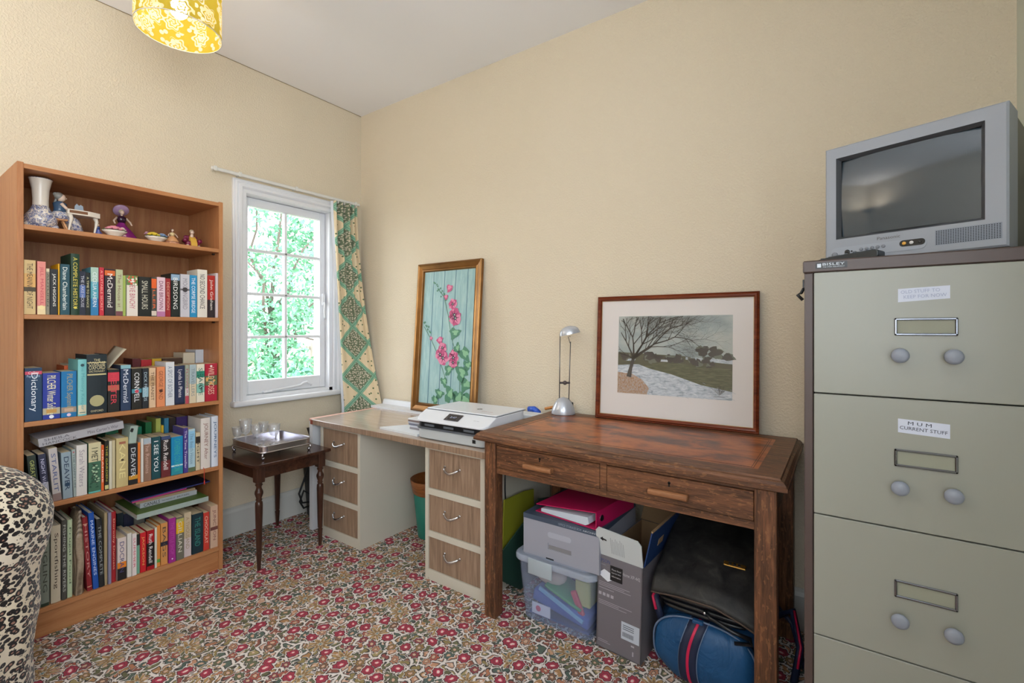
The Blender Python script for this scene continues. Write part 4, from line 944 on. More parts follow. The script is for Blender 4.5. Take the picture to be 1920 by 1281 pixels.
# ---------------------------------------------------------------- formica desk
def veneer():
    t=NT('grey_brown_formica_wood',.28,spec=.5); v=t.mp(t.co(),(26,26,1.6)); n=t.noise(v,3,5,.6,.6)
    return t.col(t.ramp(n,[(.3,'7a6553'),(.5,'957c67'),(.7,'a88f7a')]))
def veneer_top():
    t=NT('grey_brown_formica_top',.12,spec=.9); v=t.mp(t.co(),(1.6,30,30)); n=t.noise(v,3,5,.6,.6)
    return t.col(t.ramp(n,[(.3,'a08d7e'),(.5,'b3a294'),(.7,'c2b3a6')]))
M_FORM=veneer(); M_FTOP=veneer_top(); M_CREAM=mat('cream_painted_frame','cbc6b8',.4); M_CHR=mat('chrome','d0d4da',.12,1.0)
t=thing('pedestal_desk',uniq('white framed desk with wood effect drawers in the room corner'),'desk',(0,0,0))
FT=.655
b=MB(); b.prism([(.330,-.600),(1.632,-.600),(1.632,-.012),(.272,-.012)],FT-.028,FT,'Z'); o=b.build('desktop',M_FTOP,t); m_=o.modifiers.new('b','BEVEL'); m_.width=.002
b=MB(); b.box(.329,1.632,-.6025,-.6002,FT-.028,FT-.001); b.build('edge_band',M_FORM,t,loc=(0,0,0))
b=MB(); b.box(.3285,.352,-.6035,-.6027,FT-.026,FT-.003); b.build('repair_strip',mat('red_brown_edge','8c4434',.5),t)
def pedestal(x0,x1,d0,d1,name):
    b=MB(); z1=FT-.0285
    b.box(x0,x0+.016,-.562,-.03,0,z1); b.box(x1-.016,x1,-.562,-.03,0,z1); b.box(x0+.016,x1-.016,-.045,-.03,0.0,z1)
    b.box(x0,d0,-.582,-.562,0,z1); b.box(d1,x1,-.582,-.562,0,z1)
    for a,c in ((.615,z1),(.403,.432),(.205,.232),(0.012,.050)): b.box(d0,d1,-.582,-.562,a,c)
    b.build('carcass',M_CREAM,t)
    b=MB(); b.box(d0+.002,d1-.002,-.579,-.565,0,.0115); b.build('plinth',M_CREAM,t)
    for a,c in ((.4325,.6145),(.2325,.4025),(.0505,.2045)):
        b=MB(); b.box(d0+.001,d1-.001,-.576,-.30,a+.001,c-.001,bev=.001); dr=b.build('drawer',M_FORM,t)
        xm=(d0+d1)/2-.01; zc=a+(c-a)*.60
        b=MB(); P=[]
        for i in range(13):
            u=i/12; P.append((xm-.045+.09*u, -.578-.026*math.sin(math.pi*u)**.6, zc-.018*math.sin(math.pi*u)+.004))
        b.tube(P,.0052,8)
        for sx in (-1,1): b.lathe([(.007,0),(.007,.004),(.004,.006)],12,c=(0,0,0)) if False else b.ball((xm+sx*.045,-.578,zc+.004),.0065,0,8,(1,.6,1))
        b.build('handle',M_CHR,dr)
pedestal(.398,.757,.415,.736,'left'); pedestal(1.243,1.602,1.262,1.577,'right')
b=MB(); b.box(.296,.326,-.588,-.02,0.004,.640); b.box(.300,.395,-.03,-.02,0.004,.62); b.build('end_panel',mat('white_laminate','d8dade',.35),t)
b=MB(); b.box(.294,.3275,-.589,-.02,.640,.6555,bev=.001); b.build('panel_edge',mat('pink_primer_edge','d8a898',.5),t)
b=MB(); b.prism([(-.125,.6552),(-.125,.668),(-.028,.668),(-.018,.697),(-.006,.700),(-.006,.6552)],.268,1.60,'X'); b.build('upstand',mat('white_laminate','d8dade',.35),t)
# waste bin under the desk
t=thing('waste_bin',uniq('teal green waste bin with brown rim in the kneehole of the white desk'),'bin',(.935,-.215,0.001))
b=MB(); b.lathe([(.0,.004),(.085,0),(.087,.004),(.112,.255),(.109,.255),(.083,.006)],32); b.build('bin_body',mat('teal_plastic','1f7a6c',.5),t)
b=MB(); b.lathe([(.1115,.247),(.116,.252),(.130,.325),(.126,.327),(.110,.26)],32,cap=False); b.build('rim',wood('brown_rim','6a3c1c','8a5228','a0663a','X',3,.4),t)
# ---------------------------------------------------------------- oak desk
def oak(axis,name):
    t=NT(name,.42,spec=.4); sc={'X':(1.0,14,14),'Y':(14,1.0,14),'Z':(14,14,1.0)}[axis]
    n=t.noise(t.mp(t.co(),sc),3,6,.65,.9); n2=t.noise(t.mp(t.co(),tuple(a*4 for a in sc)),5,3,.6); sp=t.noise(t.mp(t.co(),tuple(a*(1.0 if a>2 else 5) for a in sc)),9,2,.5)
    f=t.ma('ADD',t.ma('MULTIPLY',n,.65),t.ma('MULTIPLY',n2,.35))
    c=t.ramp(f,[(.3,'2c1b12'),(.45,'523625'),(.56,'744c33'),(.72,'8e6345')])
    c=t.mix(t.ma('MULTIPLY',t.ma('GREATER_THAN',sp,.62),.35),c,'a07048'); t.bump(f,.12,.003)
    return t.col(c)
M_OAKX=oak('X','dark_oak_long_grain'); M_OAKZ=oak('Z','dark_oak_leg_grain'); M_OAKY=oak('Y','dark_oak_cross_grain')
def leather():
    t=NT('worn_tan_leather_top',.34,spec=.45); co=t.co(); n=t.noise(t.mp(co,(2.2,4.2,1)),2.4,5,.62,.4); n2=t.noise(co,14,4,.6)
    c=t.ramp(t.ma('ADD',t.ma('MULTIPLY',n,.8),t.ma('MULTIPLY',n2,.2)),[(.34,'4a3632'),(.43,'6e4436'),(.5,'9c5630'),(.58,'b46a38'),(.68,'7c4a36')])
    t.bump(t.noise(co,160,2),.1,.001); return t.col(c)
OZ=.757; OX0,OX1,OY0,OY1=1.612,2.737,-.672,-.03
t=thing('oak_desk',uniq('old dark oak writing desk with worn leather top and two drawers'),'desk',(0,0,0))
# top: moulded edge frame around the leather inset
b=MB(); IN=.085
prof=[(0,0),(0.0,.010),(.004,.013),(.004,.016),(.010,.024),(.017,.027)]   # (inset, z)
def ring(o_,z): return [(OX0+o_,OY0+o_,z),(OX1-o_,OY0+o_,z),(OX1-o_,OY1-o_,z),(OX0+o_,OY1-o_,z)]
R_=[ring(.022,OZ-.040)]+[ring(a,OZ-.032+zz) for a,zz in prof]+[ring(.020,OZ),ring(IN,OZ)]
v=[p for r in R_ for p in r]; f=[]
for j in range(len(R_)-1):
    for i in range(4): f.append((j*4+i,j*4+(i+1)%4,(j+1)*4+(i+1)%4,(j+1)*4+i))
f.append((3,2,1,0)); b._add(v,f); b.build('top_frame',M_OAKX,t)
b=MB(); b.box(OX0+IN,OX1-IN,OY0+IN,OY1-IN,OZ-.012,OZ-.0005); b.build('leather_inset',leather(),t)
b=MB()
for k in (.014,.020):
    a=[(OX0+IN+k,OY0+IN+k),(OX1-IN-k,OY0+IN+k),(OX1-IN-k,OY1-IN-k),(OX0+IN+k,OY1-IN-k)]
    for i in range(4):
        p,q=a[i],a[(i+1)%4]; b.box(min(p[0],q[0])-.0008,max(p[0],q[0])+.0008,min(p[1],q[1])-.0008,max(p[1],q[1])+.0008,OZ-.0006,OZ-.0002)
b.build('tooled_line',mat('dark_tooling','2c1812',.4),t)
LX=[(1.652,1.706),(2.650,2.708)]; LY=[(-.648,-.594),(-.105,-.05)]
for lx in LX:
    for ly in LY:
        b=MB(); b.box(lx[0],lx[1],ly[0],ly[1],0.0,OZ-.040,bev=.002); b.build('leg',M_OAKZ,t)
b=MB(); yf=-.640
xd=[1.706,2.162,2.186,2.650]
b.box(1.706,2.650,yf+.004,yf+.022,.592,.615); b.box(1.706,2.650,yf+.004,yf+.022,.706,.717); b.box(xd[1],xd[2],yf+.002,yf+.022,.592,.717)
b.box(1.67,1.69,-.60,-.10,.592,.717); b.box(2.670,2.690,-.60,-.10,.592,.717); b.box(1.706,2.650,-.095,-.075,.592,.717)
b.build('apron',M_OAKX,t)
for a,c,hl,hr,kx in ((xd[0],xd[1],None,None,0),(xd[2],xd[3],None,None,0)):
    b=MB(); b.box(a+.002,c-.002,yf,yf+.42,.617,.704,bev=.0015); dr=b.build('drawer',M_OAKX,t)
    xm=(a+c)/2-(.02 if a<2 else .015); w=.063
    b=MB()
    pr=[(0,-.006),(-.022,-.010),(-.030,-.004),(-.030,.006),(-.022,.013),(-.008,.011),(0,.008)]
    b.prism([(yf+p[0],.650+p[1]) for p in pr],xm-w,xm+w,'X'); hd=b.build('handle',wood('rubbed_oak','5a3822','8a5c3c','b07c54','X',2,.4),dr)
    m_=hd.modifiers.new('b','BEVEL'); m_.width=.004; m_.segments=2
    b=MB(); b.lathe([(.0045,0),(.0045,.0012)],12); 
    b.box(-.0022,.0022,-.012,0,0,.0012); k=b.build('keyhole',mat('black_void','050403',.8),dr); k.rotation_euler=(math.radians(90),0,0); k.location=(xm,yf-.0002,.684)
# ---------------------------------------------------------------- framed pictures
def leaning(name,label,cat,BL,BR,height,top_y):
    BL=Vector(BL);BR=Vector(BR); w=(BR-BL).length; x=(BR-BL).normalized(); x.z=0; x.normalize()
    dy=top_y-(BL.y+BR.y)/2; up=Vector((0,dy,math.sqrt(max(height**2-dy**2,0))))
    up=(up-x*up.dot(x)).normalized()
    t=thing(name,uniq(label),cat); M=basis(BL,x,up); t.matrix_world=M; return t,w
def picture_frame(b,w,h,prof):
    """prof: list of (inset, out) going around; mitred frame, local XY plane, Z towards viewer"""
    n=len(prof); v=[];f=[]
    for (o_,z) in prof: v+= [(o_,o_,z),(w-o_,o_,z),(w-o_,h-o_,z),(o_,h-o_,z)]
    for j in range(n-1):
        for i in range(4): f.append((j*4+i,j*4+(i+1)%4,(j+1)*4+(i+1)%4,(j+1)*4+i))
    b._add(v,f)
def blobpoly(cx,cy,r,n,seed,z,amp=.25,sy=1.0,rot=0):
    rnd=random.Random(seed); ph=[rnd.uniform(0,6.28) for _ in range(3)]
    o=[]
    for i in range(n):
        a=2*math.pi*i/n; k=1+amp*(.5*math.sin(3*a+ph[0])+.3*math.sin(5*a+ph[1])+.2*math.sin(8*a+ph[2]))
        x=r*k*math.cos(a);y=r*k*sy*math.sin(a); o.append((cx+x*math.cos(rot)-y*math.sin(rot),cy+x*math.sin(rot)+y*math.cos(rot),z))
    return o
# hollyhock painting
t,w=leaning('flower_painting','tall gilt framed hollyhock painting leaning on the wall above the white desk','painting',(.628,-.086,.6685),(1.143,-.075,.6685),.925,-.012)
H=.925
M_GOLD=NT('aged_gilt_wood',.32,.65); M_GOLD.bump(M_GOLD.noise(M_GOLD.co(),40,3),.1,.002); M_GOLD=M_GOLD.col(M_GOLD.mix(M_GOLD.noise(M_GOLD.co(),7,4),'5a3816','a87840'))
b=MB(); picture_frame(b,w,H,[(0,-.0),(0,.020),(.008,.026),(.014,.020),(.034,.012),(.040,.017),(.046,.017),(.050,.010),(.054,.004)]); b.poly([(0,0,0),(0,H,0),(w,H,0),(w,0,0)]); b.build('frame',M_GOLD,t)
def board_mat():
    t=NT('painted_blue_boards',.45,spec=.35); co=t.co(); n=t.noise(t.mp(co,(14,2,1)),4,5,.65,.5); 
    return t.col(t.ramp(n,[(.3,'8cb0b2'),(.5,'9abcbc'),(.7,'acc8c4')]))
I=.052; cols=[board_mat(),mat('plank_gap_paint','3f6a80',.5),mat('petal_pink','c0507c',.5),mat('petal_light','dc86a4',.5),mat('petal_deep','7c1c50',.5),mat('flower_eye','30404a',.5),mat('leaf_paint','4f8468',.5),mat('leaf_light_paint','86b890',.5),mat('stem_paint','5c8470',.5),mat('eye_white','e8e4cc',.5)]
b=MB(); b.box(I,w-I,I,H-I,.003,.006,0)
iw=w-2*I; ih=H-2*I
def Q(u,v): return I+iw*u, I+ih*v       # u right, v up
for u in (.19,.41,.63,.86):
    x,_=Q(u,0); b.poly([(x-.0026,I,.0064),(x+.0026,I,.0064),(x+.0020,H-I,.0064),(x-.0020,H-I,.0064)],1)
def ribbon(P,wd,mi,z):
    P=[Vector((p[0],p[1],0)) for p in P]; L=[];Rr=[]
    for i,p in enumerate(P):
        d=(P[min(i+1,len(P)-1)]-P[max(i-1,0)]).normalized(); n_=Vector((-d.y,d.x,0)); k=wd[i] if isinstance(wd,list) else wd
        L.append(p+n_*k);Rr.append(p-n_*k)
    for i in range(len(P)-1): b.poly([(*L[i].xy,z),(*Rr[i].xy,z),(*Rr[i+1].xy,z),(*L[i+1].xy,z)],mi)
def pth(*uv): return [Q(*p) for p in uv]
ribbon(pth((.28,.87),(.42,.80),(.52,.66),(.60,.5),(.72,.36),(.80,.18),(.82,.0)),.0028,8,.0068)
ribbon(pth((.04,.58),(.2,.48),(.36,.36),(.5,.22),(.62,.0)),.0028,8,.0068)
def leaf(u,v,r,rot,seed):
    x,y=Q(u,v); b.poly(blobpoly(x,y,r,18,seed,.0074,.5,.8,rot),6); b.poly(blobpoly(x+r*.15,y+r*.1,r*.55,14,seed+1,.0078,.5,.7,rot),7)
for i,(u,v,r) in enumerate([(.66,.53,.040),(.72,.42,.030),(.86,.38,.045),(.58,.26,.035),(.82,.24,.050),(.92,.16,.045),(.62,.08,.048),(.42,.08,.034),(.78,.06,.05),(.5,.17,.03),(.93,.3,.035),(.34,.03,.03),(.9,.05,.05),(.7,.31,.03)]): leaf(u,v,r,i*1.3,i*7+1)
def bloom(u,v,r,seed,k=1):
    x,y=Q(u,v)
    for i in range(6):
        a=seed+i*1.047; b.poly(blobpoly(x+r*.5*math.cos(a),y+r*.5*math.sin(a),r*.62,12,seed*3+i,.0082+.0001*i,.3,1),2 if (i+seed)%2 else 3)
    for i in range(6):
        a=seed+.5+i*1.047; ribbon_=[(x+r*.2*math.cos(a),y+r*.2*math.sin(a)),(x+r*.8*math.cos(a),y+r*.8*math.sin(a))]; ribbon(ribbon_,[r*.08,r*.01],4,.0092)
    b.poly(blobpoly(x,y,r*.26,12,seed,.0094,.2),5); b.poly(blobpoly(x+r*.05,y,r*.09,8,seed,.0096,.1),9)
bloom(.64,.665,.040,2); bloom(.60,.745,.030,4); bloom(.66,.64,.042,7); bloom(.44,.30+.12,.030,3); bloom(.46,.345,.040,5); bloom(.40,.37,.036,8); bloom(.66,.35,.036,6); bloom(.66,.315,.030,11); 
for u,v,r,sd in ((.52,.865,.024,1),(.46,.80,.016,2),(.38,.475,.024,6),(.64,.385,.018,9),(.2,.49,.012,3)):
    x,y=Q(u,v); b.poly(blobpoly(x,y,r,12,sd,.0085,.4),2); b.poly(blobpoly(x,y+r*.2,r*.6,10,sd+3,.0088,.4),3)
for i in range(16):
    x,y=Q(.22+.018*i*.9+random.uniform(-.03,.03),.905-.008*i+random.uniform(-.02,.02)); b.poly(blobpoly(x,y,.006,7,i,.008,.4),6)
for i in range(8):
    x,y=Q(.04+.02*i,.62-.012*i+random.uniform(-.02,.02)); b.poly(blobpoly(x,y,.007,7,i,.008,.4),6)
b.build('canvas',cols,t,mod='keep')
# winter landscape picture
t,w=leaning('winter_picture','mahogany framed winter tree landscape picture leaning on the wall on the oak desk','picture',(1.889,-.082,OZ),(2.586,-.048,OZ),.578,-.028)
H=.578
b=MB(); picture_frame(b,w,H,[(0,0),(0,.014),(.003,.017),(.006,.015),(.010,.019),(.016,.018),(.021,.010)]); b.poly([(0,0,0),(0,H,0),(w,H,0),(w,0,0)]); b.build('frame',wood('polished_mahogany_frame','4c1c0e','6e2e16','8a4424','X',1,.22,bump=.01),t)
b=MB(); picture_frame(b,w,H,[(.0205,.0105),(.023,.008)]); b.build('gilt_slip',mat('gilt_slip_line','c8a878',.35,.5),t)
b=MB(); b.box(.02,w-.02,.02,H-.02,.003,.005); b.build('mount',mat('cream_mount_card','e2dcd9',.8),t)
PX0,PX1,PY0,PY1=.105,w-.100,.125,H-.095
pcols=[None]+[mat('ink_'+c,c,.8) for c in ('5c5a48','4c4844','b8bcc0','6a6c50','c8ccd0','7a6a58','a8b0b8','8a6a50','9a9c88','3a342e','707468')]
tt=NT('painted_winter_sky',.8); pcols[0]=tt.col(tt.ramp(tt.noise(tt.mp(tt.co(),(3,6,1)),2,4,.6),[(.3,'8e9a9c'),(.5,'a8b2b0'),(.7,'bcbfb8')]))
tt=NT('painted_snow',.8); pcols[3]=tt.col(tt.ramp(tt.noise(tt.mp(tt.co(),(8,30,1)),4,5,.7,.6),[(.35,'8c98a4'),(.5,'c0c8d0'),(.65,'d8dce0')]))
tt=NT('painted_field',.8); pcols[4]=tt.col(tt.ramp(tt.noise(tt.mp(tt.co(),(6,40,1)),4,5,.7,.4),[(.3,'4a4a38'),(.5,'5e6048'),(.7,'7a765c')]))
tt=NT('painted_grass',.8); pcols[8]=tt.col(tt.ramp(tt.noise(tt.mp(tt.co(),(60,25,1)),4,5,.7,.4),[(.38,'a8aab0'),(.5,'b89a80'),(.62,'946c50')]))
b=MB(); b.box(PX0,PX1,PY0,PY1,.005,.0056,0)
pw_,ph_=PX1-PX0,PY1-PY0
def Q(u,v): return PX0+pw_*u, PY0+ph_*v
def PP(mi,z,*uv): b.poly([(*Q(*p),z) for p in uv],mi)
PP(1,.0060,(0,.35),(1,.34),(1,.45),(.8,.47),(.6,.5),(.4,.51),(.2,.52),(0,.53))
PP(3,.0062,(.06,.42),(.16,.42),(.17,.445),(.05,.45)); PP(3,.0062,(.62,.46),(1,.42),(1,.47),(.62,.49)); PP(3,.0062,(.3,.43),(.5,.42),(.5,.45),(.3,.45))
PP(4,.0064,(.22,.355),(.45,.42),(1,.36),(1,.10),(.8,.14),(.55,.24),(.35,.31))
PP(3,.0066,(0,.36),(.2,.38),(.3,.33),(.5,.27),(.75,.16),(1,.10),(1,0),(0,0))
PP(8,.0068,(0,.27),(.14,.25),(.24,.18),(.30,.08),(.28,0),(0,0))
for i,(u,v,r,m_) in enumerate([(.76,.56,.030,2),(.88,.55,.033,2),(.97,.50,.024,2),(.80,.46,.02,2),(.66,.45,.017,2),(.55,.46,.028,2),(.47,.46,.02,2),(.72,.42,.018,2),(.83,.40,.014,2),(.3,.47,.03,1),(.36,.45,.024,2),(.08,.48,.024,1)]):
    for k in range(3):
        x,y=Q(u+random.uniform(-.02,.02),v+random.uniform(-.02,.02)); b.poly(blobpoly(x,y,r*.8,14,i*5+k,.0070+.0001*k,.5,.8),(2,11,2)[k])
for i in range(70):
    u=random.uniform(.25,1); v=random.uniform(.01,max(.03,.34-.26*(u-.2))) if u>.3 else random.uniform(.02,.2); x,y=Q(u,v); ll=random.uniform(.006,.02); b.poly([(x,y,.0074),(x+ll,y-ll*.5,.0074),(x+ll,y-ll*.5-.0012,.0074),(x,y-.0012,.0074)],7)
rnd=random.Random(5)
def branch(p,a,L,wd,d):
    q=p; P=[p]; aa=a
    for i in range(3):
        aa+=rnd.uniform(-.16,.16); q=(q[0]+math.cos(aa)*L/3,q[1]+math.sin(aa)*L/3); P.append(q)
    P=[p_ for p_ in P if PX0+.001<p_[0]<PX1-.001 and PY0<p_[1]<PY1-.001]
    if len(P)>1: ribbon(P,[wd*(1-.45*i/3) for i in range(len(P))],10 if d>2 else 2,.0078+.00002*d)
    if d>0 and len(P)==4:
        for s_ in (-1,1): branch(P[-1],aa+s_*rnd.uniform(.22,.5),L*.78,wd*.6,d-1)
        branch(P[2],aa+rnd.choice((-1,1))*rnd.uniform(.4,.8),L*.6,wd*.5,d-1)
x,y=Q(.125,.24)
ribbon([(x-.008,y-.01),(x,y+.03),(x+.012,y+.075)],[.011,.008,.0075],2,.0078)
for a,L,wd in ((1.5,.10,.0045),(1.15,.115,.0052),(.78,.12,.005),(1.95,.09,.004),(.45,.10,.0032),(2.5,.06,.003),(.95,.12,.0045)): branch((x+.012,y+.074),a,L,wd,6)
for i in range(26):
    u=.88+random.uniform(-.06,.06); x,y=Q(.90,.05); a=random.uniform(.5,2.6); L=random.uniform(.02,.045); b.poly([(x,y,.0079),(x+L*math.cos(a)-.0006,y+L*math.sin(a),.0079),(x+L*math.cos(a)+.0006,y+L*math.sin(a),.0079)],10)
b.build('painting',pcols,t,mod='keep')
b=MB(); x,y=Q(.86,.035); ribbon([(x+.0016*i,y+.0028*math.sin(i*1.9)*(1.4 if i in (0,11) else .7)) for i in range(26)],.0005,0,.0082); b.build('signature_scrawl',pcols[10],t,mod='keep')
b=MB(); b.box(.021,w-.021,.021,H-.021,.0088,.0096); b.build('glass',M_PANE,t)
# ---------------------------------------------------------------- printer and things on the white desk
M_PW=mat('printer_white','dfe3ea',.35); M_PG=mat('printer_grey','5a6068',.35); M_BLK=mat('black_plastic','15171a',.35); M_PB=mat('pale_grey_plastic','b9bfc2',.4)
t=thing('printer',uniq('white inkjet printer with grey band at the right end of the white desk'),'printer',(1.375,-.405,FT),math.radians(1))
b=MB(); b.prism(rr(.214,.162,.045),.003,.051,'Z'); o=b.build('lower_body',M_PB,t); m_=o.modifiers.new('b','BEVEL'); m_.width=.006; m_.segments=3; m_.limit_method='ANGLE'
b=MB(); b.prism(rr(.205,.150,.02),0,.006,'Z'); b.build('foot_plate',M_BLK,t)
b=MB(); b.prism(rr(.2172,.1682,.04),.050,.058,'Z'); b.build('grey_band',M_PG,t)
b=MB(); b.prism(rr(.213,.160,.04),.056,.083,'Z'); b.build('paper_slot',M_BLK,t)
# upper shell with sloping control panel (profile in YZ)
b=MB(); b.prism(rr(.217,.168,.045,8),.082,.1275,'Z'); bmesh.ops.bisect_plane(b.bm,geom=list(b.bm.verts)+list(b.bm.edges)+list(b.bm.faces),plane_co=(0,-.088,0),plane_no=(0,1,0))
for vv in b.bm.verts:
    if vv.co.z>.1 and vv.co.y<-.0885: vv.co.z=.1275-(-.088-vv.co.y)*.47
o=b.build('upper_shell',M_PW,t); m_=o.modifiers.new('b','BEVEL'); m_.width=.005; m_.segments=3; m_.limit_method='ANGLE'; m_.angle_limit=.7
b=MB(); b.box(-.213,.213,-.082,.163,.1282,.1345,bev=.003); b.build('scanner_lid',M_PW,t)
b=MB(); b.box(-.214,.214,-.086,.165,.1265,.1283); b.build('lid_gap',M_PG,t)
sl=math.atan(.47)
Mx=basis((-.045,-.150,.0993),(1,0,0),(0,math.cos(sl),math.sin(sl)))
b=MB(); b.M=Mx; b.box(0,.088,.002,.052,.0,.0022,bev=.001); sc_=b.build('control_panel',mat('dark_bezel','3c3a40',.25),t)
b=MB(); b.M=Mx; b.box(.018,.070,.010,.044,.0022,.0026); b.build('screen',mat('dim_screen','2a2c34',.1),sc_)
letter('screen_digits','2:47',.036,.012,Mx@Matrix.Translation((.026,.020,.0028)),mat('ink_a8b8e0','a8b8e0',.4),sc_)
b=MB(); b.lathe([(.014,.0),(.014,.0006)],24,c=(.04,.02,.1345)); k=b.build('badge',mat('chrome_badge','8a8e94',.2,.8),t)
letter('badge_lettering','hp',.014,.013,basis((.033,.0135,.1353),(1,0,0),(0,1,0)),mat('ink_e8ecf0','e8ecf0',.4),k)
letter('lid_lettering','Instant Ink',.065,.009,basis((.085,-.025,.1347),(1,.0,0),(0,1,0)),mat('ink_b03050','b03050',.5),t)
letter('model_lettering','ENVY 5030',.03,.005,basis((.12,-.13,.1089),(1,0,0),(0,math.cos(sl),math.sin(sl))),mat('ink_9aa0a8','9aa0a8',.5),t)
b=MB(); b.box(.140,.158,-.1632,-.1618,.018,.034); b.build('sticker',M_BLK,t)
for x in (-.12,.0,.12):
    b=MB(); b.box(x-.03,x+.03,-.164,-.161,.064,.074); b.build('paper_roller',M_PG,t)
# papers and stack of card packs beside it
b=MB(); b.prism([(.87,-.545),(1.165,-.560),(1.150,-.41),(.975,-.37)],FT+.0003,FT+.011,'Z')
tag(b.build('paper_pad',mat('white_paper','d6dade',.7)),uniq('white paper pad lying flat on the desk left of the printer'),'paper')
z=FT+.0115
for i,(c,hh) in enumerate((('8e8a90',.010),('c8ccd8',.009),('6a6e80',.009),('b8bcc8',.008),('7a6a68',.009),('dfe2e6',.007))):
    dx=random.uniform(-.008,.008)
    b=MB(); b.box(1.03+dx,1.145+dx,-.49,-.40,z,z+hh,bev=.001); z+=hh+.0004
    tag(b.build('card_pack',mat('pack_'+c,c,.5)),uniq(['grey card pack at the bottom of the pile by the printer','pale lilac card pack second from the bottom of the pile','slate blue card pack in the middle of the pile','light grey card pack above the slate one in the pile','brown card pack second from the top of the pile','white card pack on top of the pile by the printer'][i]),'card pack','card packs piled beside the printer')
b=MB(); b.tube([(1.50,-.075,FT+.10),(1.535,-.08,FT+.104),(1.56,-.085,FT+.092)],.016,12); b.lathe([(.02,0),(.022,.08),(.018,.1)],16,c=(1.56,-.09,FT+.0003)); 
tag(b.build('blue_tape_dispenser',mat('blue_plastic','2a58c0',.35)),uniq('blue plastic dispenser standing behind the printer against the wall'),'tape dispenser')
b=MB(); b.M=Matrix.Translation((1.615,-.10,FT+.001)) @ Matrix.Rotation(math.radians(-14),4,'Y')@Matrix.Rotation(math.radians(8),4,'X'); b.box(-.012,.0,-.03,.03,0,.0+.02); 
b.free if False else None
b=MB(); b.box(1.44,1.61,-.20,-.11,FT+.0003,FT+.095,bev=.002); tag(b.build('paper_stack',mat('white_paper','d6dade',.7)),uniq('stack of white paper between printer and oak desk'),'paper')
b=MB(); b.tube([(1.585,-.055,OZ+.005),(1.70,-.012,OZ+.034)],.0075,8); tag(b.build('wooden_rod',mat('orange_wood','c8823c',.5)),uniq('orange wooden rod propped behind the little desk lamp'),'rod')
# ---------------------------------------------------------------- desk lamp
M_LSIL=mat('satin_silver_plastic','c4c9d2',.25,.4)
lp=atz(1055,771,OZ); t=thing('desk_lamp',uniq('small silver halogen desk lamp with twin wire arms on the oak desk'),'lamp',(1.722,-.105,OZ),math.radians(35))
b=MB(); b.lathe([(.0,.0),(.058,0),(.060,.005),(.055,.03),(.042,.058),(.024,.078),(.0,.085)],28,ry=.85); b.build('base',M_LSIL,t)
b=MB(); b.box(.041,.049,-.008,.008,.036,.058,bev=.002); b.build('switch',M_BLK,t)
for k in range(4):
    b=MB(); b.tube([(.028+.004*k,-.012,.074-.006*k),(.032+.004*k,.012,.072-.006*k)],.0018,6); b.build('vent_slot',M_BLK,t)
M_WIRE=mat('grey_wire','6a6a6c',.3,.8)
for dx in (-.022,.030):
    b=MB(); b.tube([(dx*.9,0,.06),(dx+.006,0,.36)] if dx>0 else [(dx*.9,0,.06),(dx+.006,0,.40)],.0024,8); b.build('arm',M_WIRE,t)
b=MB(); b.tube([(.036,0,.385),(.024,0,.385),(.036,0,.345)],.0018,6); b.build('pivot_wire',M_WIRE,t)
b=MB(); b.box(-.018,.034,-.004,.004,.150,.160,bev=.002); b.ball((.008,0,.155),.011,0,10,(1,.6,1)); b.build('spacer',mat('dark_grey_plastic','4a4040',.5),t)
b=MB(); b.M=Matrix.Translation((.012,0,.392))@Matrix.Rotation(math.radians(-12),4,'Y')
n=24; v=[];f=[]
P=[(1.0,0),(.98,.010),(.86,.024),(.6,.035),(.25,.041),(0,.042)]
for r,z in P:
    for i in range(n): a=2*math.pi*i/n; v.append((.022+.052*r*math.cos(a),.034*r*math.sin(a),z))
for j in range(len(P)-1):
    for i in range(n): f.append((j*n+i,j*n+(i+1)%n,(j+1)*n+(i+1)%n,(j+1)*n+i))
b._add(v,f,0,True); hd=b.build('lamp_head',M_LSIL,t)
b=MB(); b.M=Matrix.Translation((.012,0,.392))@Matrix.Rotation(math.radians(-12),4,'Y'); b.poly([(.022+.045*math.cos(2*math.pi*i/20),.028*math.sin(2*math.pi*i/20),.003) for i in range(20)]); b.build('reflector',mat('lamp_reflector','d8dade',.15,.6),hd)
# ---------------------------------------------------------------- storage under the oak desk
def clear_plastic(name,tint,a):
    m=bpy.data.materials.new(name); m.use_nodes=True; nt=m.node_tree; out=nt.nodes['Material Output']; pr=nt.nodes['Principled BSDF']
    pr.inputs['Base Color'].default_value=(*hexc(tint),1); pr.inputs['Roughness'].default_value=.3
    tr=nt.nodes.new('ShaderNodeBsdfTransparent'); tr.inputs[0].default_value=(.93,.95,1,1); mx=nt.nodes.new('ShaderNodeMixShader'); mx.inputs[0].default_value=a
    nt.links.new(tr.outputs[0],mx.inputs[1]); nt.links.new(pr.outputs[0],mx.inputs[2]); nt.links.new(mx.outputs[0],out.inputs[0]); return m
M_TUB=clear_plastic('clear_tub_plastic','c8d4ec',.13); M_LID=clear_plastic('clouded_lid_plastic','c8d2e4',.45)
SX0,SX1,SYF,SYB=1.752,2.112,-.585,-.175
cx,cy=(SX0+SX1)/2,(SYF+SYB)/2
t=thing('storage_box',uniq('clear plastic storage box with clip lid on the carpet under the oak desk'),'storage box',(cx,cy,0.001))
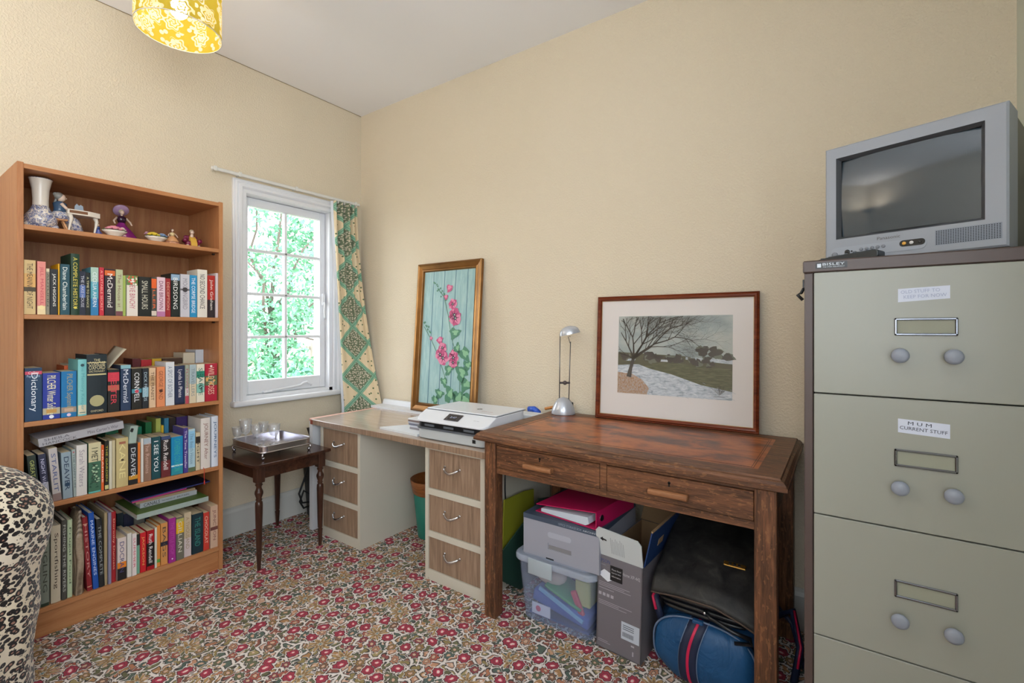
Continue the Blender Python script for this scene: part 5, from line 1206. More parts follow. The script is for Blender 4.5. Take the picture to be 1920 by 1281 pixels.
def tub(b,z0,z1,hx0,hy0,hx1,hy1,r,th):
    A=rr(hx0,hy0,r);B=rr(hx1,hy1,r);N=len(A); C_=rr(hx1-th,hy1-th,r-th);D_=rr(hx0-th,hy0-th,r-th)
    v=[(x,y,z0) for x,y in A]+[(x,y,z1) for x,y in B]+[(x,y,z1) for x,y in C_]+[(x,y,z0+th) for x,y in D_]; f=[]
    for k in range(3):
        for i in range(N): f.append((k*N+i,k*N+(i+1)%N,(k+1)*N+(i+1)%N,(k+1)*N+i))
    f.append(tuple(range(N))[::-1]); f.append(tuple(3*N+i for i in range(N))); b._add(v,f,0)
b=MB(); tub(b,0,.236,.152,.178,.172,.196,.035,.003); b.build('tub',M_TUB,t)
b=MB(); b.prism(rr(.187,.208,.05),.236,.262,'Z'); o=b.build('lid',M_LID,t); m_=o.modifiers.new('b','BEVEL'); m_.width=.008; m_.segments=3; m_.limit_method='ANGLE'
b=MB(); rim(b,.165,.186,.04,.262,.272,.006); b.build('lid_lip',M_LID,t)
for s_ in (-1,1):
    b=MB(); b.box(-.10 if s_<0 else -.06,.01 if s_<0 else .06,s_*.216-.004,s_*.216+.004,.205,.268,bev=.004,seg=2); b.build('clip',clear_plastic('clip_plastic','b4c0c8',.75),t)
def inbox(name,label,b,m): 
    o=b.build(name,m); o.location=(cx,cy,0.001); return tag(o,uniq(label),name.split('_')[-1],None)
b=MB(); b.box(-.135,.135,-.150,.150,.006,.016); inbox('blue_folder','navy folder lying at the bottom inside the clear storage box',b,mat('navy_card','2c3f78',.6))
b=MB(); b.M=Matrix.Rotation(math.radians(10),4,'Y')@Matrix.Translation((0,0,.045)); b.box(-.13,.125,-.155,-.02,.0,.05,bev=.008,seg=2); inbox('blue_cloth','crumpled royal blue cloth inside the clear storage box',b,mat('royal_blue_cloth','2a50a0',.8))
b=MB(); b.ball((-.06,-.10,.165),.055,0,16,(1.3,.8,.75)); inbox('white_cloth','white cloth bundle at the top left inside the storage box',b,mat('cream_cloth','c8b8a8',.9))
b=MB(); b.M=Matrix.Rotation(math.radians(18),4,'Y')@Matrix.Translation((0,0,.125)); b.box(-.10,.07,-.160,-.03,-.012,.0,bev=.004,seg=2); inbox('green_folder','bright green plastic folder slanting inside the storage box',b,mat('green_plastic','3f8f5a',.5))
b=MB(); b.box(-.115,-.03,-.162,-.158,.018,.062); b.M=Matrix.Identity(4); o=inbox('white_card','white card with a red disc low inside the storage box',b,mat('white_card','c8cad8',.6))
b=MB(); b.poly([(-.085+.012*math.cos(i*.5236),-.1625,.042+.012*math.sin(i*.5236)) for i in range(12)]); b.build('red_disc',mat('ink_c04060','c04060',.5),o)
b=MB(); b.M=Matrix.Translation((.09,-.145,.10))@Matrix.Rotation(math.radians(-25),4,'Y'); b.box(-.012,.012,-.008,.008,-.05,.06,bev=.004); inbox('red_pen_case','red pen case at the right inside the storage box',b,mat('red_plastic','b8344a',.5))
b=MB(); b.box(.07,.135,-.14,.04,.10,.20,bev=.004); inbox('yellow_packet','yellowish packet at the upper right inside the storage box',b,mat('olive_packet','a8a860',.7))
b=MB(); b.M=Matrix.Translation((.02,-.150,.09))@Matrix.Rotation(math.radians(20),4,'Y'); b.box(-.11,.10,-.01,.0,-.012,.004,bev=.002); inbox('blue_ruler','light blue strip lying diagonally inside the storage box',b,mat('sky_blue_plastic','6aa0c8',.4))
# grey carton with hand holes
gx0,gx1,gy0,gy1,gz=1.795,2.128,-.572,-.20,.2735
t=thing('grey_carton',uniq('grey cardboard carton with hand slots standing on the clear storage box'),'carton',((gx0+gx1)/2,(gy0+gy1)/2,gz))
hx=(gx1-gx0)/2; hy=(gy1-gy0)/2
b=MB(); zt=.158
SX=[(-.075,.020),( -.075,.020)]
b.box(-hx,hx,-hy+.003,hy,0,zt-.002)
# front board pieces around the lower slot
b.box(-hx,-.052,-hy,-hy+.003,0,zt); b.box(.052,hx,-hy,-hy+.003,0,zt); b.box(-.052,.052,-hy,-hy+.003,0,.040); b.box(-.052,.052,-hy,-hy+.003,.064,zt)
b.build('carton_body',mat('lavender_grey_board','9698a4',.6),t)
b=MB(); b.box(-hx-.0006,hx+.0006,-hy-.0006,hy,zt-.018,zt+.001); b.build('carton_top',mat('slate_board','3f4c5e',.55),t)
b=MB(); out=[(x,z+.098) for x,z in rr(.052,.011,.010)]; b.prism([(x,z) for x,z in out],-hy-.0012,-hy-.0002,'Y'); b.build('slot_flap',mat('pale_board','a6a9b6',.6),t)
b=MB(); b.box(-.050,.050,-hy+.0026,-hy+.0032,.041,.056); b.build('slot_inner_board',mat('grey_inner_board','7c7c80',.7),t)  # darker grey board behind the hand slot
b=MB(); b.box(-.060,-.025,-hy-.0006,-hy,.0,.005); b.build('notch',M_BLK,t)
letter('carton_lettering','OFFICE STORAGE BOX',.10,.009,basis((-.005,-hy+.006-.0068,zt-.013),(1,0,0),(0,0,1)),mat('ink_8c98a8','8c98a8',.5),t)
letter('carton_lettering','ARCHIVE',.06,.006,basis((.100,-hy+.006-.0068,zt-.012),(1,0,0),(0,0,1)),mat('ink_c0c8d0','c0c8d0',.5),t)
# pink lever arch file lying on the carton
t=thing('ring_binder',uniq('magenta ring binder full of paper lying on the grey carton'),'ring binder',(1.985,-.40,gz+.160),math.radians(-6))
M_PINK=mat('magenta_board','c01858',.45)
b=MB(); b.box(-.14,.145,-.15,.15,0,.003); b.M=Matrix.Identity(4)
b.box(.142,.145,-.15,.15,.003,.066); b.M=Matrix.Translation((.145,0,.066))@Matrix.Rotation(math.radians(-7),4,'Y'); b.box(-.285,0,-.15,.15,-.003,0); b.build('cover',M_PINK,t)
b=MB(); b.prism([(-.115,.004),(.095,.004),(.110,.012),(.105,.036),(-.02,.026),(-.115,.016)],-.146,.138,'Y'); b.build('paper_sheets',mat('blue_white_paper','c8d0dc',.7),t)
b=MB(); b.lathe([(.0135,0),(.0135,.001)],20,cap=False); o=b.build('finger_ring',M_CHR,t); o.rotation_euler=(0,math.radians(90),0); o.location=(.1453,-.11,.034)
b=MB(); b.poly([(.1458,-.11+.012*math.cos(i*.393),.034+.012*math.sin(i*.393)) for i in range(16)]); b.build('finger_hole',M_BLK,t)
# printer carton with open flap
t=thing('printer_carton',uniq('tall grey printer carton with open white flap beside the storage box'),'carton',(2.205,-.360,0.001),0,rot=(0,math.radians(1.5),math.radians(-3)))
M_CART=mat('warm_grey_carton_print','6e6a70',.5); M_CARD=mat('brown_corrugated_card','9a7c5a',.85)
kx,ky,kz=.087,.200,.345; th=.004
b=MB(); b.box(-kx,kx,-ky,-ky+th,0,kz,0); b.box(-kx,kx,ky-th,ky,0,kz,0); b.box(-kx,-kx+th,-ky,ky,0,kz,0); b.box(kx-th,kx,-ky,ky,0,kz,0); b.box(-kx,kx,-ky,ky,0,th,0)
b.box(-kx+th,kx-th,-ky+th,-ky+th+.001,th,kz,1); b.box(-kx+th,-kx+th+.001,-ky+th,ky-th,th,kz,1); b.box(kx-th-.001,kx-th,-ky+th,ky-th,th,kz,1); b.box(-kx+th,kx-th,ky-th-.001,ky-th,th,kz,1)
b.build('carton_body',[M_CART,M_CARD],t)
b=MB(); b.M=Matrix.Translation((0,-ky,kz))@Matrix.Rotation(math.radians(14),4,'X'); fl=[(-kx,0),(kx,0),(kx,.085),(kx-.012,.102),(-kx+.012,.112),(-kx,.098)]
b.prism(fl,0,th,'Y'); f1=b.build('front_flap',mat('white_card_flap','c0c6c8',.6),t)
Mf=Matrix.Translation((0,-ky,kz))@Matrix.Rotation(math.radians(14),4,'X')
b=MB(); b.M=Mf; b.poly([(-.072,-.0006,.068),(-.060,-.0006,.078),(-.060,-.0006,.072),(-.046,-.0006,.069),(-.046,-.0006,.063),(-.060,-.0006,.065),(-.060,-.0006,.059)]); b.build('arrow_mark',M_BLK,f1)
b=MB(); b.M=Mf
for i in range(9): b.box(-.030+i*.006,-.0285+i*.006,-.0008,-.0002,.018,.082-(i%3)*.006)
b.build('printed_lines',mat('ink_9aa0a4','9aa0a4',.6),f1)
b=MB(); b.M=Matrix.Translation((kx,0,kz))@Matrix.Rotation(math.radians(11),4,'Y'); b.box(-.002,.002,-ky+.01,ky-.01,0,.13); b.build('side_flap',[mat('navy_print_board','1c3a6a',.5)],t)
b=MB(); b.M=Matrix.Translation((kx,0,kz))@Matrix.Rotation(math.radians(11),4,'Y'); b.box(-.003,.003,-ky+.01,ky-.01,.13,.136); b.box(.0022,.003,-.10,-.05,.05,.075); b.build('flap_edge',M_CARD,t)
b=MB(); b.M=Matrix.Translation((0,ky,kz))@Matrix.Rotation(math.radians(-30),4,'X'); b.box(-kx,kx,-th,0,0,.09); b.build('rear_flap',M_CARD,t)
yk=-ky-.0006
def cl(s_,x,z,L,Hh,c): letter('carton_lettering',s_,L,Hh,basis((x,yk,z),(1,0,0),(0,0,1)),mat('ink_'+c,c,.5),t)
cl('EPSON',-.080,.318,.042,.013,'34487c'); cl('Expression',-.080,.308,.025,.004,'b0b0b4'); cl('Home XP-442',.010,.294,.068,.012,'b4b4b8')
b=MB(); b.box(-.036,.012,yk-.0006,yk,.262,.316); k=b.build('price_sticker',M_BLK,t)
for i,s_ in enumerate(('Please Read','Important safety','information')): letter('sticker_lettering',s_,.036,.006,basis((-.030,yk-.0012,.300-i*.012),(1,0,0),(0,0,1)),mat('ink_c8c8cc','c8c8cc',.5),k)
b=MB(); b.prism([(-.078,.278),(-.060,.294),(-.030,.284),(-.028,.262),(-.045,.252),(-.078,.268)],yk-.0004,yk,'Y'); b.build('printer_picture',mat('ink_d8dce4','d8dce4',.5),t)
b=MB()
for i,(z,L) in enumerate(((.244,.12),(.238,.10),(.232,.125),(.222,.06),(.192,.0),(.176,.13),(.170,.08),(.164,.11),(.030,.04),(.024,.05))):
    if L: b.box(-.080,-.080+L,yk-.0002,yk,z,z+.0016)
for i in range(4): b.box(-.080+i*.016,-.069+i*.016,yk-.0002,yk,.196,.207)
b.box(.05,.062,yk-.0002,yk,.052,.058); b.box(.055,.06,yk-.0002,yk,.02,.036)
b.build('printed_lines',mat('ink_a8a4ac','a8a4ac',.6),t)
b=MB(); b.box(.012,.080,yk-.0006,yk,.068,.130); k=b.build('address_label',mat('label_white','b8c0cc',.6),t)
b=MB()
for i in range(12): b.box(.018+i*.0035,.0195+i*.0035,yk-.001,yk-.0006,.078,.094)
for i in range(3): b.box(.018,.06,yk-.001,yk-.0006,.104+i*.007,.106+i*.007)
b.build('printed_lines',mat('ink_3a4048','3a4048',.6),k)
# folders leaning at the left
b=MB(); b.prism([(max(atx(px,py,1.668).y,-.585),max(atx(px,py,1.668).z,.003)) for px,py in ((941,1090),(941,1035),(985,975),(1010,935),(1045,930),(1045,1110),(1012,1128),(975,1108))],1.665,1.671,'X'); o=b.build('green_folder',mat('dark_green_card','1f3f34',.6)); tag(o,uniq('dark green folder propped against the white desk side under the oak desk'),'folder')
b=MB(); b.prism([tuple(atx(px,py,1.643).yz) for px,py in ((942,1030),(945,938),(983,921),(1000,917),(1000,962),(985,972))],1.640,1.646,'X'); o=b.build('yellow_folder',mat('shade_darkened_yellow_card','85851e',.6)); tag(o,uniq('yellow folder standing behind the dark green one'),'folder')  # yellow darkened in the colour for the shade under the desk
b=MB(); b.tube([(1.607,-.44,.62),(1.606,-.44,.45),(1.608,-.43,.30),(1.609,-.43,.02)],.0035,6); tag(b.build('power_cable',M_BLK),uniq('black cable hanging down the side of the white desk'),'cable')
# ---------------------------------------------------------------- holdall and briefcase
def sup(a,e): return math.copysign(abs(a)**e,a)
def superell(b,c,r,e1,e2,nu=36,nv=24,wob=0.0,seed=0,mi=0,fn=None):
    def F(u,v):
        th=2*math.pi*u; ph=math.pi*(v-.5)
        x=r[0]*sup(math.cos(ph),e1)*sup(math.cos(th),e2); y=r[1]*sup(math.cos(ph),e1)*sup(math.sin(th),e2); z=r[2]*sup(math.sin(ph),e1)
        p=Vector((x,y,z)); nz=noise.noise(Vector((x*9+seed,y*9,z*9)))*wob+noise.noise(Vector((x*22+seed,y*22,z*22)))*wob*.4
        p=p*(1+nz/max(p.length,.05)); 
        if fn: p=fn(p)
        return tuple(p+Vector(c))
    b.grid(F,nu,nv,closeu=True,mi=mi)
def nylon(name,a,c,rough=.5):
    t=NT(name,rough,spec=.4); t.bump(t.noise(t.co(),9,4,.6,.8),.5,.02); return t.col(t.mix(t.noise(t.co(),5,3),a,c))
M_NAVY=nylon('royal_blue_nylon','12395e','1d5586'); M_NAVY2=mat('navy_webbing','15203c',.6); M_RED=mat('crimson_stripe','c01848',.5); M_PIPE=mat('grey_piping','5a6c88',.5)
t=thing('holdall',uniq('royal blue sports holdall with navy and red strap under the oak desk'),'bag',(2.484,-.372,0.0))
def sag(p): 
    k=max(0,-p.x)/.26
    return Vector((p.x,p.y,p.z*(1-.10*k)+ (0.0)))
b=MB(); superell(b,(0.0,.02,.110),(.184,.185,.107),.55,.7,48,30,.022,3,0,sag); b.build('bag_body',M_NAVY,t)
b=MB(); superell(b,(.0,-.160,.112),(.160,.052,.104),.7,.8,40,24,.010,9); b.build('end_pocket',M_NAVY,t)
P=[]
for i in range(33):
    a=math.pi*(-.18+1.36*i/32); P.append((.161*sup(math.cos(a),.8),-.178,.110+.108*sup(math.sin(a),.8)))
b=MB(); b.tube(P,.0032,8); b.build('piping',M_PIPE,t)
def strap(x0,w,m,off,th=.002,zt=.222,zb=.01):
    b=MB(); n=24
    def F(u,v):
        z=zb+(zt-zb)*v; k=(z-.112)/.106; xq=abs((x0-.018*math.sin(v*math.pi)+.02*v)/.160); bul=.052*max(0.0,max(0,1-min(1,abs((z-.112)/.104))**2.857)**.875-xq**2.5)**.4
        xx=x0-.018*math.sin(v*math.pi)+.02*v
        return (xx+w*(u-.5), -.161-bul-off, z)
    b.grid(F,4,n); return b
for x0,w,m,off,nm in ((-.028,.058,M_NAVY2,.007,'strap'),(-.028,.009,M_RED,.009,'strap_stripe')):
    o=strap(x0,w,m,off).build(nm,m,t,mod='keep'); o.modifiers.new('s','SOLIDIFY').thickness=.0015
for dx in (-.029,.029):
    o=strap(-.028+dx,.003,M_PIPE,.0085).build('strap_edge',M_PIPE,t,mod='keep'); o.modifiers.new('s','SOLIDIFY').thickness=.001
b=MB(); b.box(-.030,.005,-.190,-.172,.206,.222,bev=.003); b.build('strap_loop',M_NAVY,t)
b=MB(); b.tube([(-.14,-.16,.17),(-.165,-.15,.235),(-.155,-.08,.25),(-.13,-.02,.21)],.013,10); b.build('carry_handle',M_NAVY2,t)
b=MB(); b.tube([(-.155,-.172,.205),(-.170,-.160,.240),(-.168,-.13,.255)],.005,8); b.build('handle_stripe',M_RED,t)
b=MB(); b.tube([(.18,.10,.16),(.235,.10,.20),(.262,.03,.12),(.245,.0,.015)],.012,8); b.tube([(.18,.14,.18),(.23,.13,.14),(.27,.10,.015)],.008,8); b.build('shoulder_strap',M_NAVY2,t)
b=MB(); b.tube([(.240,.088,.208),(.264,.018,.128),(.256,-.008,.07)],.004,6); b.build('strap_stripe',M_RED,t)
# briefcase
def leather_black():
    t=NT('scuffed_black_leather',.55,spec=.4); n=t.noise(t.co(),16,5,.65,.6); t.bump(t.noise(t.co(),80,4),.25,.002); return t.col(t.ramp(n,[(.35,'101011'),(.6,'2b2a29'),(.75,'46433f')]))
M_LB=leather_black(); M_LS=mat('glossy_black_leather','101216',.32); M_BRASS=mat('aged_brass','b08a48',.3,.9); M_LEDGE=mat('worn_leather_edge','4a3a30',.7)
t=thing('briefcase',uniq('scuffed black leather briefcase with brass lock resting on the blue holdall'),'briefcase',(2.484,-.372,.256))
b=MB(); superell(b,(0,0,.085),(.152,.158,.042),.35,.3,40,20,.006,5,0,lambda p:Vector((p.x,p.y,p.z+.42*p.y))); b.build('case_body',M_LS,t)
# gusset folds at the front
for zz,hw in ((-.022,.135),(-.002,.148),(.018,.150)):
    b=MB(); superell(b,(0,-.150-.2*zz,zz),(hw,.034,.011),.8,.6,28,12,.006,int(zz*1000+50)); b.build('gusset_fold',M_LS,t)
# flap: thick leather sheet draped over the case, dropping to the front
def flapf(u,v):
    x=-.162+.324*u; y=.170-.372*v; z=.136+.42*y
    z+=.006*noise.noise(Vector((u*3,v*3,1)))+.012*math.sin(u*3.1)*v-.26*max(0,v-.90)-.030*max(0,u-.62)/.38*max(0,v-.6)/.4
    return (x,y,z)
b=MB(); b.grid(flapf,30,34); o=b.build('flap',M_LB,t,mod='keep'); m_=o.modifiers.new('s','SOLIDIFY'); m_.thickness=.005; m_.offset=-1
b=MB(); b.tube([tuple(Vector(flapf(i/30,1))+Vector((0,-.001,-.0015))) for i in range(31)],.0032,6); b.build('flap_edge',M_LEDGE,t)
p=Vector(flapf(.74,.62)); q=Vector(flapf(.74,.56)); d=(q-p).normalized()
Mk=basis(p+Vector((0,0,.003)),(1,0,0),d)
b=MB(); b.M=Mk; b.box(-.035,.035,-.009,.010,.0,.006,bev=.002); lk=b.build('brass_lock',M_BRASS,t)
for i in range(3):
    b=MB(); b.M=Mk; b.box(-.018+i*.014,-.010+i*.014,-.004,.006,.006,.008,bev=.001); b.build('lock_dial',M_BLK,lk)
b=MB(); b.tube([(.01,-.185,.005),(.03,-.205,.0),(.10,-.212,-.018),(.145,-.200,-.028),(.148,-.19,-.05),(.10,-.195,-.06)],.006,8); b.build('handle',M_LS,t)
b=MB(); b.ball((.012,-.198,.006),.006,0,8); b.build('rivet',M_CHR,t)
# ---------------------------------------------------------------- filing cabinet
FX0,FX1,FYF,FYB,FH=2.783,3.253,-.80,-.18,1.348
M_BRN=mat('brown_enamel','4e403c',.4); M_FC=mat('cream_enamel','93948a',.33,spec=.5)
t=thing('filing_cabinet',uniq('tall brown and cream four drawer steel filing cabinet at the right'),'filing cabinet',(FX0,FYF,0))
w=FX1-FX0; dp=FYB-FYF
b=MB(); b.box(0,w,.012,dp,0,FH-.030,bev=.002); b.box(-.003,w+.003,-.004,dp,FH-.030,FH,bev=.003); b.box(0,.019,-.0,.02,0,FH-.03,bev=.002); b.box(w-.019,w,0,.02,0,FH-.03,bev=.002); b.box(.019,w-.019,.0,.02,0,.135,bev=.002)
b.build('cabinet_shell',M_BRN,t)
b=MB(); b.box(.018,w-.018,.008,.0125,.13,FH-.03); b.build('drawer_gap',mat('black_void','050403',.8),t)
M_LABW=mat('white_sticker','c8cede',.6)
for k in range(4):
    z1=1.3170-.2945*k; z0=z1-.2915
    b=MB(); b.box(.0205,w-.0205,-.006,.012,z0,z1,bev=.0015); dr=b.build('drawer',M_FC,t)
    if k==3: pass
    zc=z1-.132
    b=MB(); hw,hh=.053,.0195; xm=.2265
    picture=[]
    for (x0,x1,za,zb_) in ((-hw,hw,hh-.005,hh),(-hw,hw,-hh,-hh+.005),(-hw,-hw+.005,-hh,hh),(hw-.005,hw,-hh,hh)): b.box(xm+x0,xm+x1,-.011,-.006,zc+za,zc+zb_,bev=.0015)
    lh=b.build('label_holder',mat('darkened_chrome','8a8e96',.18,1.0),dr)  # chrome darkened in colour to stand in for dark reflections
    b=MB(); b.box(xm-hw+.005,xm+hw-.005,-.0068,-.0062,zc-hh+.005,zc+hh-.005); b.build('blank_card',mat('cream_card','8f9080',.6),lh)
    for sx in (-.044,.044):
        b=MB(); b.lathe([(.006,0),(.006,.012),(.0145,.016),(.0165,.020),(.0155,.025),(.010,.0275),(0,.028)],20); kn=b.build('knob',mat('grey_plastic_knob','868c98',.35),dr); kn.rotation_euler=(math.radians(90),0,0); kn.location=(xm+sx,-.0062,z1-.196)
    if k<2:
        b=MB(); lx0,lx1=(.180,.267); lz0,lz1=((z1-.075,z1-.047),(z1-.075,z1-.044))[k]
        sk_=(.004,-.004)[k]
        b.poly([(lx0,-.0064,lz0-(0 if k else .002)),(lx1,-.0064,lz0+sk_-(0)),(lx1,-.0064,lz1+sk_),(lx0,-.0064,lz1)]); st=b.build('paper_label',M_LABW,dr)
        st['label']='white paper label with handwriting'
        ink=mat('ink_'+('9aa4c0','202838')[k],('9aa4c0','202838')[k],.6)
        for i,s_ in enumerate((('OLD STUFF TO','KEEP FOR NOW'),('M U M','CURRENT STUFF'))[k]):
            L=(.066,.072,.040,.080)[k*2+i]; ang=(.045,-.05)[k]
            xx=(lx0+.005,lx0+.010,lx0+.017,lx0+.003)[k*2+i]
            letter('handwriting',s_,L,.0075,basis((xx,-.0068,lz1-.0115-i*.0115+(xx-lx0)*ang),(1,0,ang),(-ang,0,1)),ink,st)
b=MB(); b.box(.024,.087,-.0048,-.0042,FH-.0215,FH-.0065); bd=b.build('maker_badge',M_BLK,t)
letter('badge_lettering','BISLEY',.044,.0062,basis((.038,-.0052,FH-.0145),(1,0,0),(0,0,1)),mat('ink_c8d0d8','c8d0d8',.4),bd)
letter('badge_lettering','THE STEEL EQUIPMENT',.044,.0026,basis((.038,-.0052,FH-.0195),(1,0,0),(0,0,1)),mat('ink_c8d0d8','c8d0d8',.4),bd)
b=MB(); b.box(.027,.035,-.0054,-.005,FH-.0185,FH-.0095); b.build('badge_emblem',mat('ink_c8d0d8','c8d0d8',.4),bd)
t2=thing('magnetic_hook',uniq('small black magnetic hook on the left side of the filing cabinet'),'hook',(FX0-.0005,FYF+.06,1.285))
b=MB(); b.box(-.006,0,-.012,.012,0,.022,bev=.001); b.build('magnet',M_BLK,t2)
b=MB(); b.tube([(-.004,0,0),(-.010,0,-.012),(-.018,0,-.016),(-.006,0,-.03)],.004,6); b.build('hook_arm',M_BLK,t2)
# ---------------------------------------------------------------- television
ML=CAM+1.27*ray(1547,491); MR=CAM+.988*ray(1892,451); TZ0=FH+.006
xd_=(MR-ML); xd_.z=0; TW=xd_.length; xd_.normalize()
t=thing('television',uniq('boxy grey tube television standing on the filing cabinet'),'television',(ML.x,ML.y,FH)); t.rotation_euler=(0,0,math.atan2(xd_.y,xd_.x))
TH_=.312; zb=.006
M_TV=mat('silver_grey_plastic','979ca4',.45,spec=.4); M_TVD=mat('dark_grey_bezel','4a4c50',.35)
ox0,ox1,oz0,oz1=.026,TW-.036,zb+.062,TH_-.030
# front shell as frame with recessed opening
b=MB(); x0,x1,z0,z1=0,TW,zb,TH_
def frame_xz(b,A,B,ya,yb,mi=0):
    v=[(A[0],ya,A[2]),(A[1],ya,A[2]),(A[1],ya,A[3]),(A[0],ya,A[3]),(B[0],yb,B[2]),(B[1],yb,B[2]),(B[1],yb,B[3]),(B[0],yb,B[3])]
    b._add(v,[(i,(i+1)%4,4+(i+1)%4,4+i) for i in range(4)],mi)
O=(x0,x1,z0,z1); e=.004; O2=(x0+e,x1-e,z0+e,z1-e); I1=(ox0,ox1,oz0,oz1); I2=(ox0+.008,ox1-.008,oz0+.007,oz1-.007)
frame_xz(b,O,O,.09,.004); frame_xz(b,O,O2,.004,0); frame_xz(b,O2,I1,0,0)
b.build('front_shell',M_TV,t)
b=MB(); frame_xz(b,I1,I2,0,.013); b.build('screen_bezel',M_TVD,t)
def crt(u,v):
    x=I2[0]+(I2[1]-I2[0])*u; z=I2[2]+(I2[3]-I2[2])*v; a=2*u-1; c=2*v-1
    return (x,.002+.010*a*a+.007*c*c,z)
b=MB(); b.grid(crt,24,20); sc_=b.build('tube_screen',mat('dark_tube_glass','3c474f',.07,spec=.9),t,mod='keep')
b=MB()   # rear housing tapering back
S=[(O,.09),((x0+.004,x1-.004,z0,z1-.004),.10),((x0+.006,x1-.006,z0,z1-.006),.235),((x0+.03,x1-.03,z0,z1-.03),.29),((x0+.09,x1-.09,z0+.01,z1-.10),.335)]
for (a,ya),(c,yb_) in zip(S,S[1:]): frame_xz(b,a,c,ya,yb_)
c,yb_=S[-1]; b.poly([(c[0],yb_,c[2]),(c[1],yb_,c[2]),(c[1],yb_,c[3]),(c[0],yb_,c[3])])
b.build('rear_housing',mat('darker_grey_plastic','6c6a60',.5),t)
for fx in (.03,TW-.03):
    for fy in (.03,.24):
        b=MB(); b.lathe([(.010,0),(.010,.0065)],12,c=(fx,fy,0)); b.build('foot',M_BLK,t)
b=MB(); b.prism([(x,z) for x,z in ((TW-.118,zb+.018),(TW-.010,zb+.018),(TW-.010,zb+.052),(TW-.118,zb+.052))],-.0006,.0,'Y'); g=b.build('speaker_grille',mat('grille_grey','7a828e',.5),t)
b=MB()
for i in range(26):
    for j in range(9): 
        gx=TW-.1165+i*.0041; gz=zb+.0195+j*.0036; b.poly([(gx,-.0008,gz),(gx+.0019,-.0008,gz),(gx+.0019,-.0008,gz+.0019),(gx,-.0008,gz+.0019)])
b.build('grille_holes',mat('grille_hole','262a30',.7),g)
letter('maker_lettering','Panasonic',.046,.0075,basis((.116,-.0006,zb+.047),(1,0,0),(0,0,1)),mat('ink_5a5450','5a5450',.4),t)
b=MB(); pts=[(x,z) for x,z in rr(.098,.013,.012)]; b.prism([(x+.113,z+zb+.027) for x,z in pts],-.0012,.0,'Y'); cp=b.build('control_strip',mat('light_grey_plastic','9aa0aa',.4),t)
def disc(x,z,r,m,nm,par,th=.002):
    b=MB(); b.lathe([(r,0),(r,th),(r*.8,th+.0006),(0,th+.0006)],16); o=b.build(nm,m,par); o.rotation_euler=(math.radians(90),0,0); o.location=(x,-.0011,z)
disc(.024,zb+.022,.0065,mat('button_grey','7c8088',.4),'power_button',cp)
disc(.052,zb+.026,.0062,M_BLK,'sensor',cp,.0006); disc(.062,zb+.027,.002,M_BLK,'indicator',cp,.0006)
for i in range(5): disc(.083+i*.0115,zb+.029+.0003*i,.0040,mat('button_grey','7c8088',.4),'button',cp)
b=MB(); b.prism([(x+.185,z+zb+.031) for x,z in rr(.024,.0075,.007)],-.0020,-.0012,'Y'); jk=b.build('jack_panel',M_BLK,cp)
disc(.170,zb+.031,.004,mat('yellow_jack','d8a040',.4),'jack_socket',jk,.002); disc(.184,zb+.031,.004,mat('white_jack','c8c8c8',.4),'jack_socket',jk,.002); disc(.199,zb+.031,.0032,mat('dark_jack','303030',.4),'jack_socket',jk,.002)
# remote control lying in front of the television
p=atz(1547,478,FH+.002) if False else None
rp=ML+xd_*.055+Vector((xd_.y,-xd_.x,0))*.040
t=thing('remote_control',uniq('dark grey remote control lying in front of the television'),'remote control',(rp.x,rp.y,FH+.0006)); t.rotation_euler=(0,0,math.atan2(xd_.y,xd_.x)+math.radians(-1))
b=MB(); b.prism([(-.082,0),(.075,0),(.083,.006),(.083,.019),(.076,.023),(-.02,.016),(-.080,.005)],-.022,.022,'Y'); o=b.build('handset_body',mat('dark_slate_plastic','20282c',.4),t); m_=o.modifiers.new('b','BEVEL'); m_.width=.004; m_.segments=2
b=MB()
for i in range(5):
    for j in range(3): b.box(-.045+i*.018,-.037+i*.018,-.014+j*.011,-.008+j*.011,.0105+i*.002,.0150+i*.0022,bev=.001)
b.build('keypad',mat('rubber_grey','5a6064',.6),t)
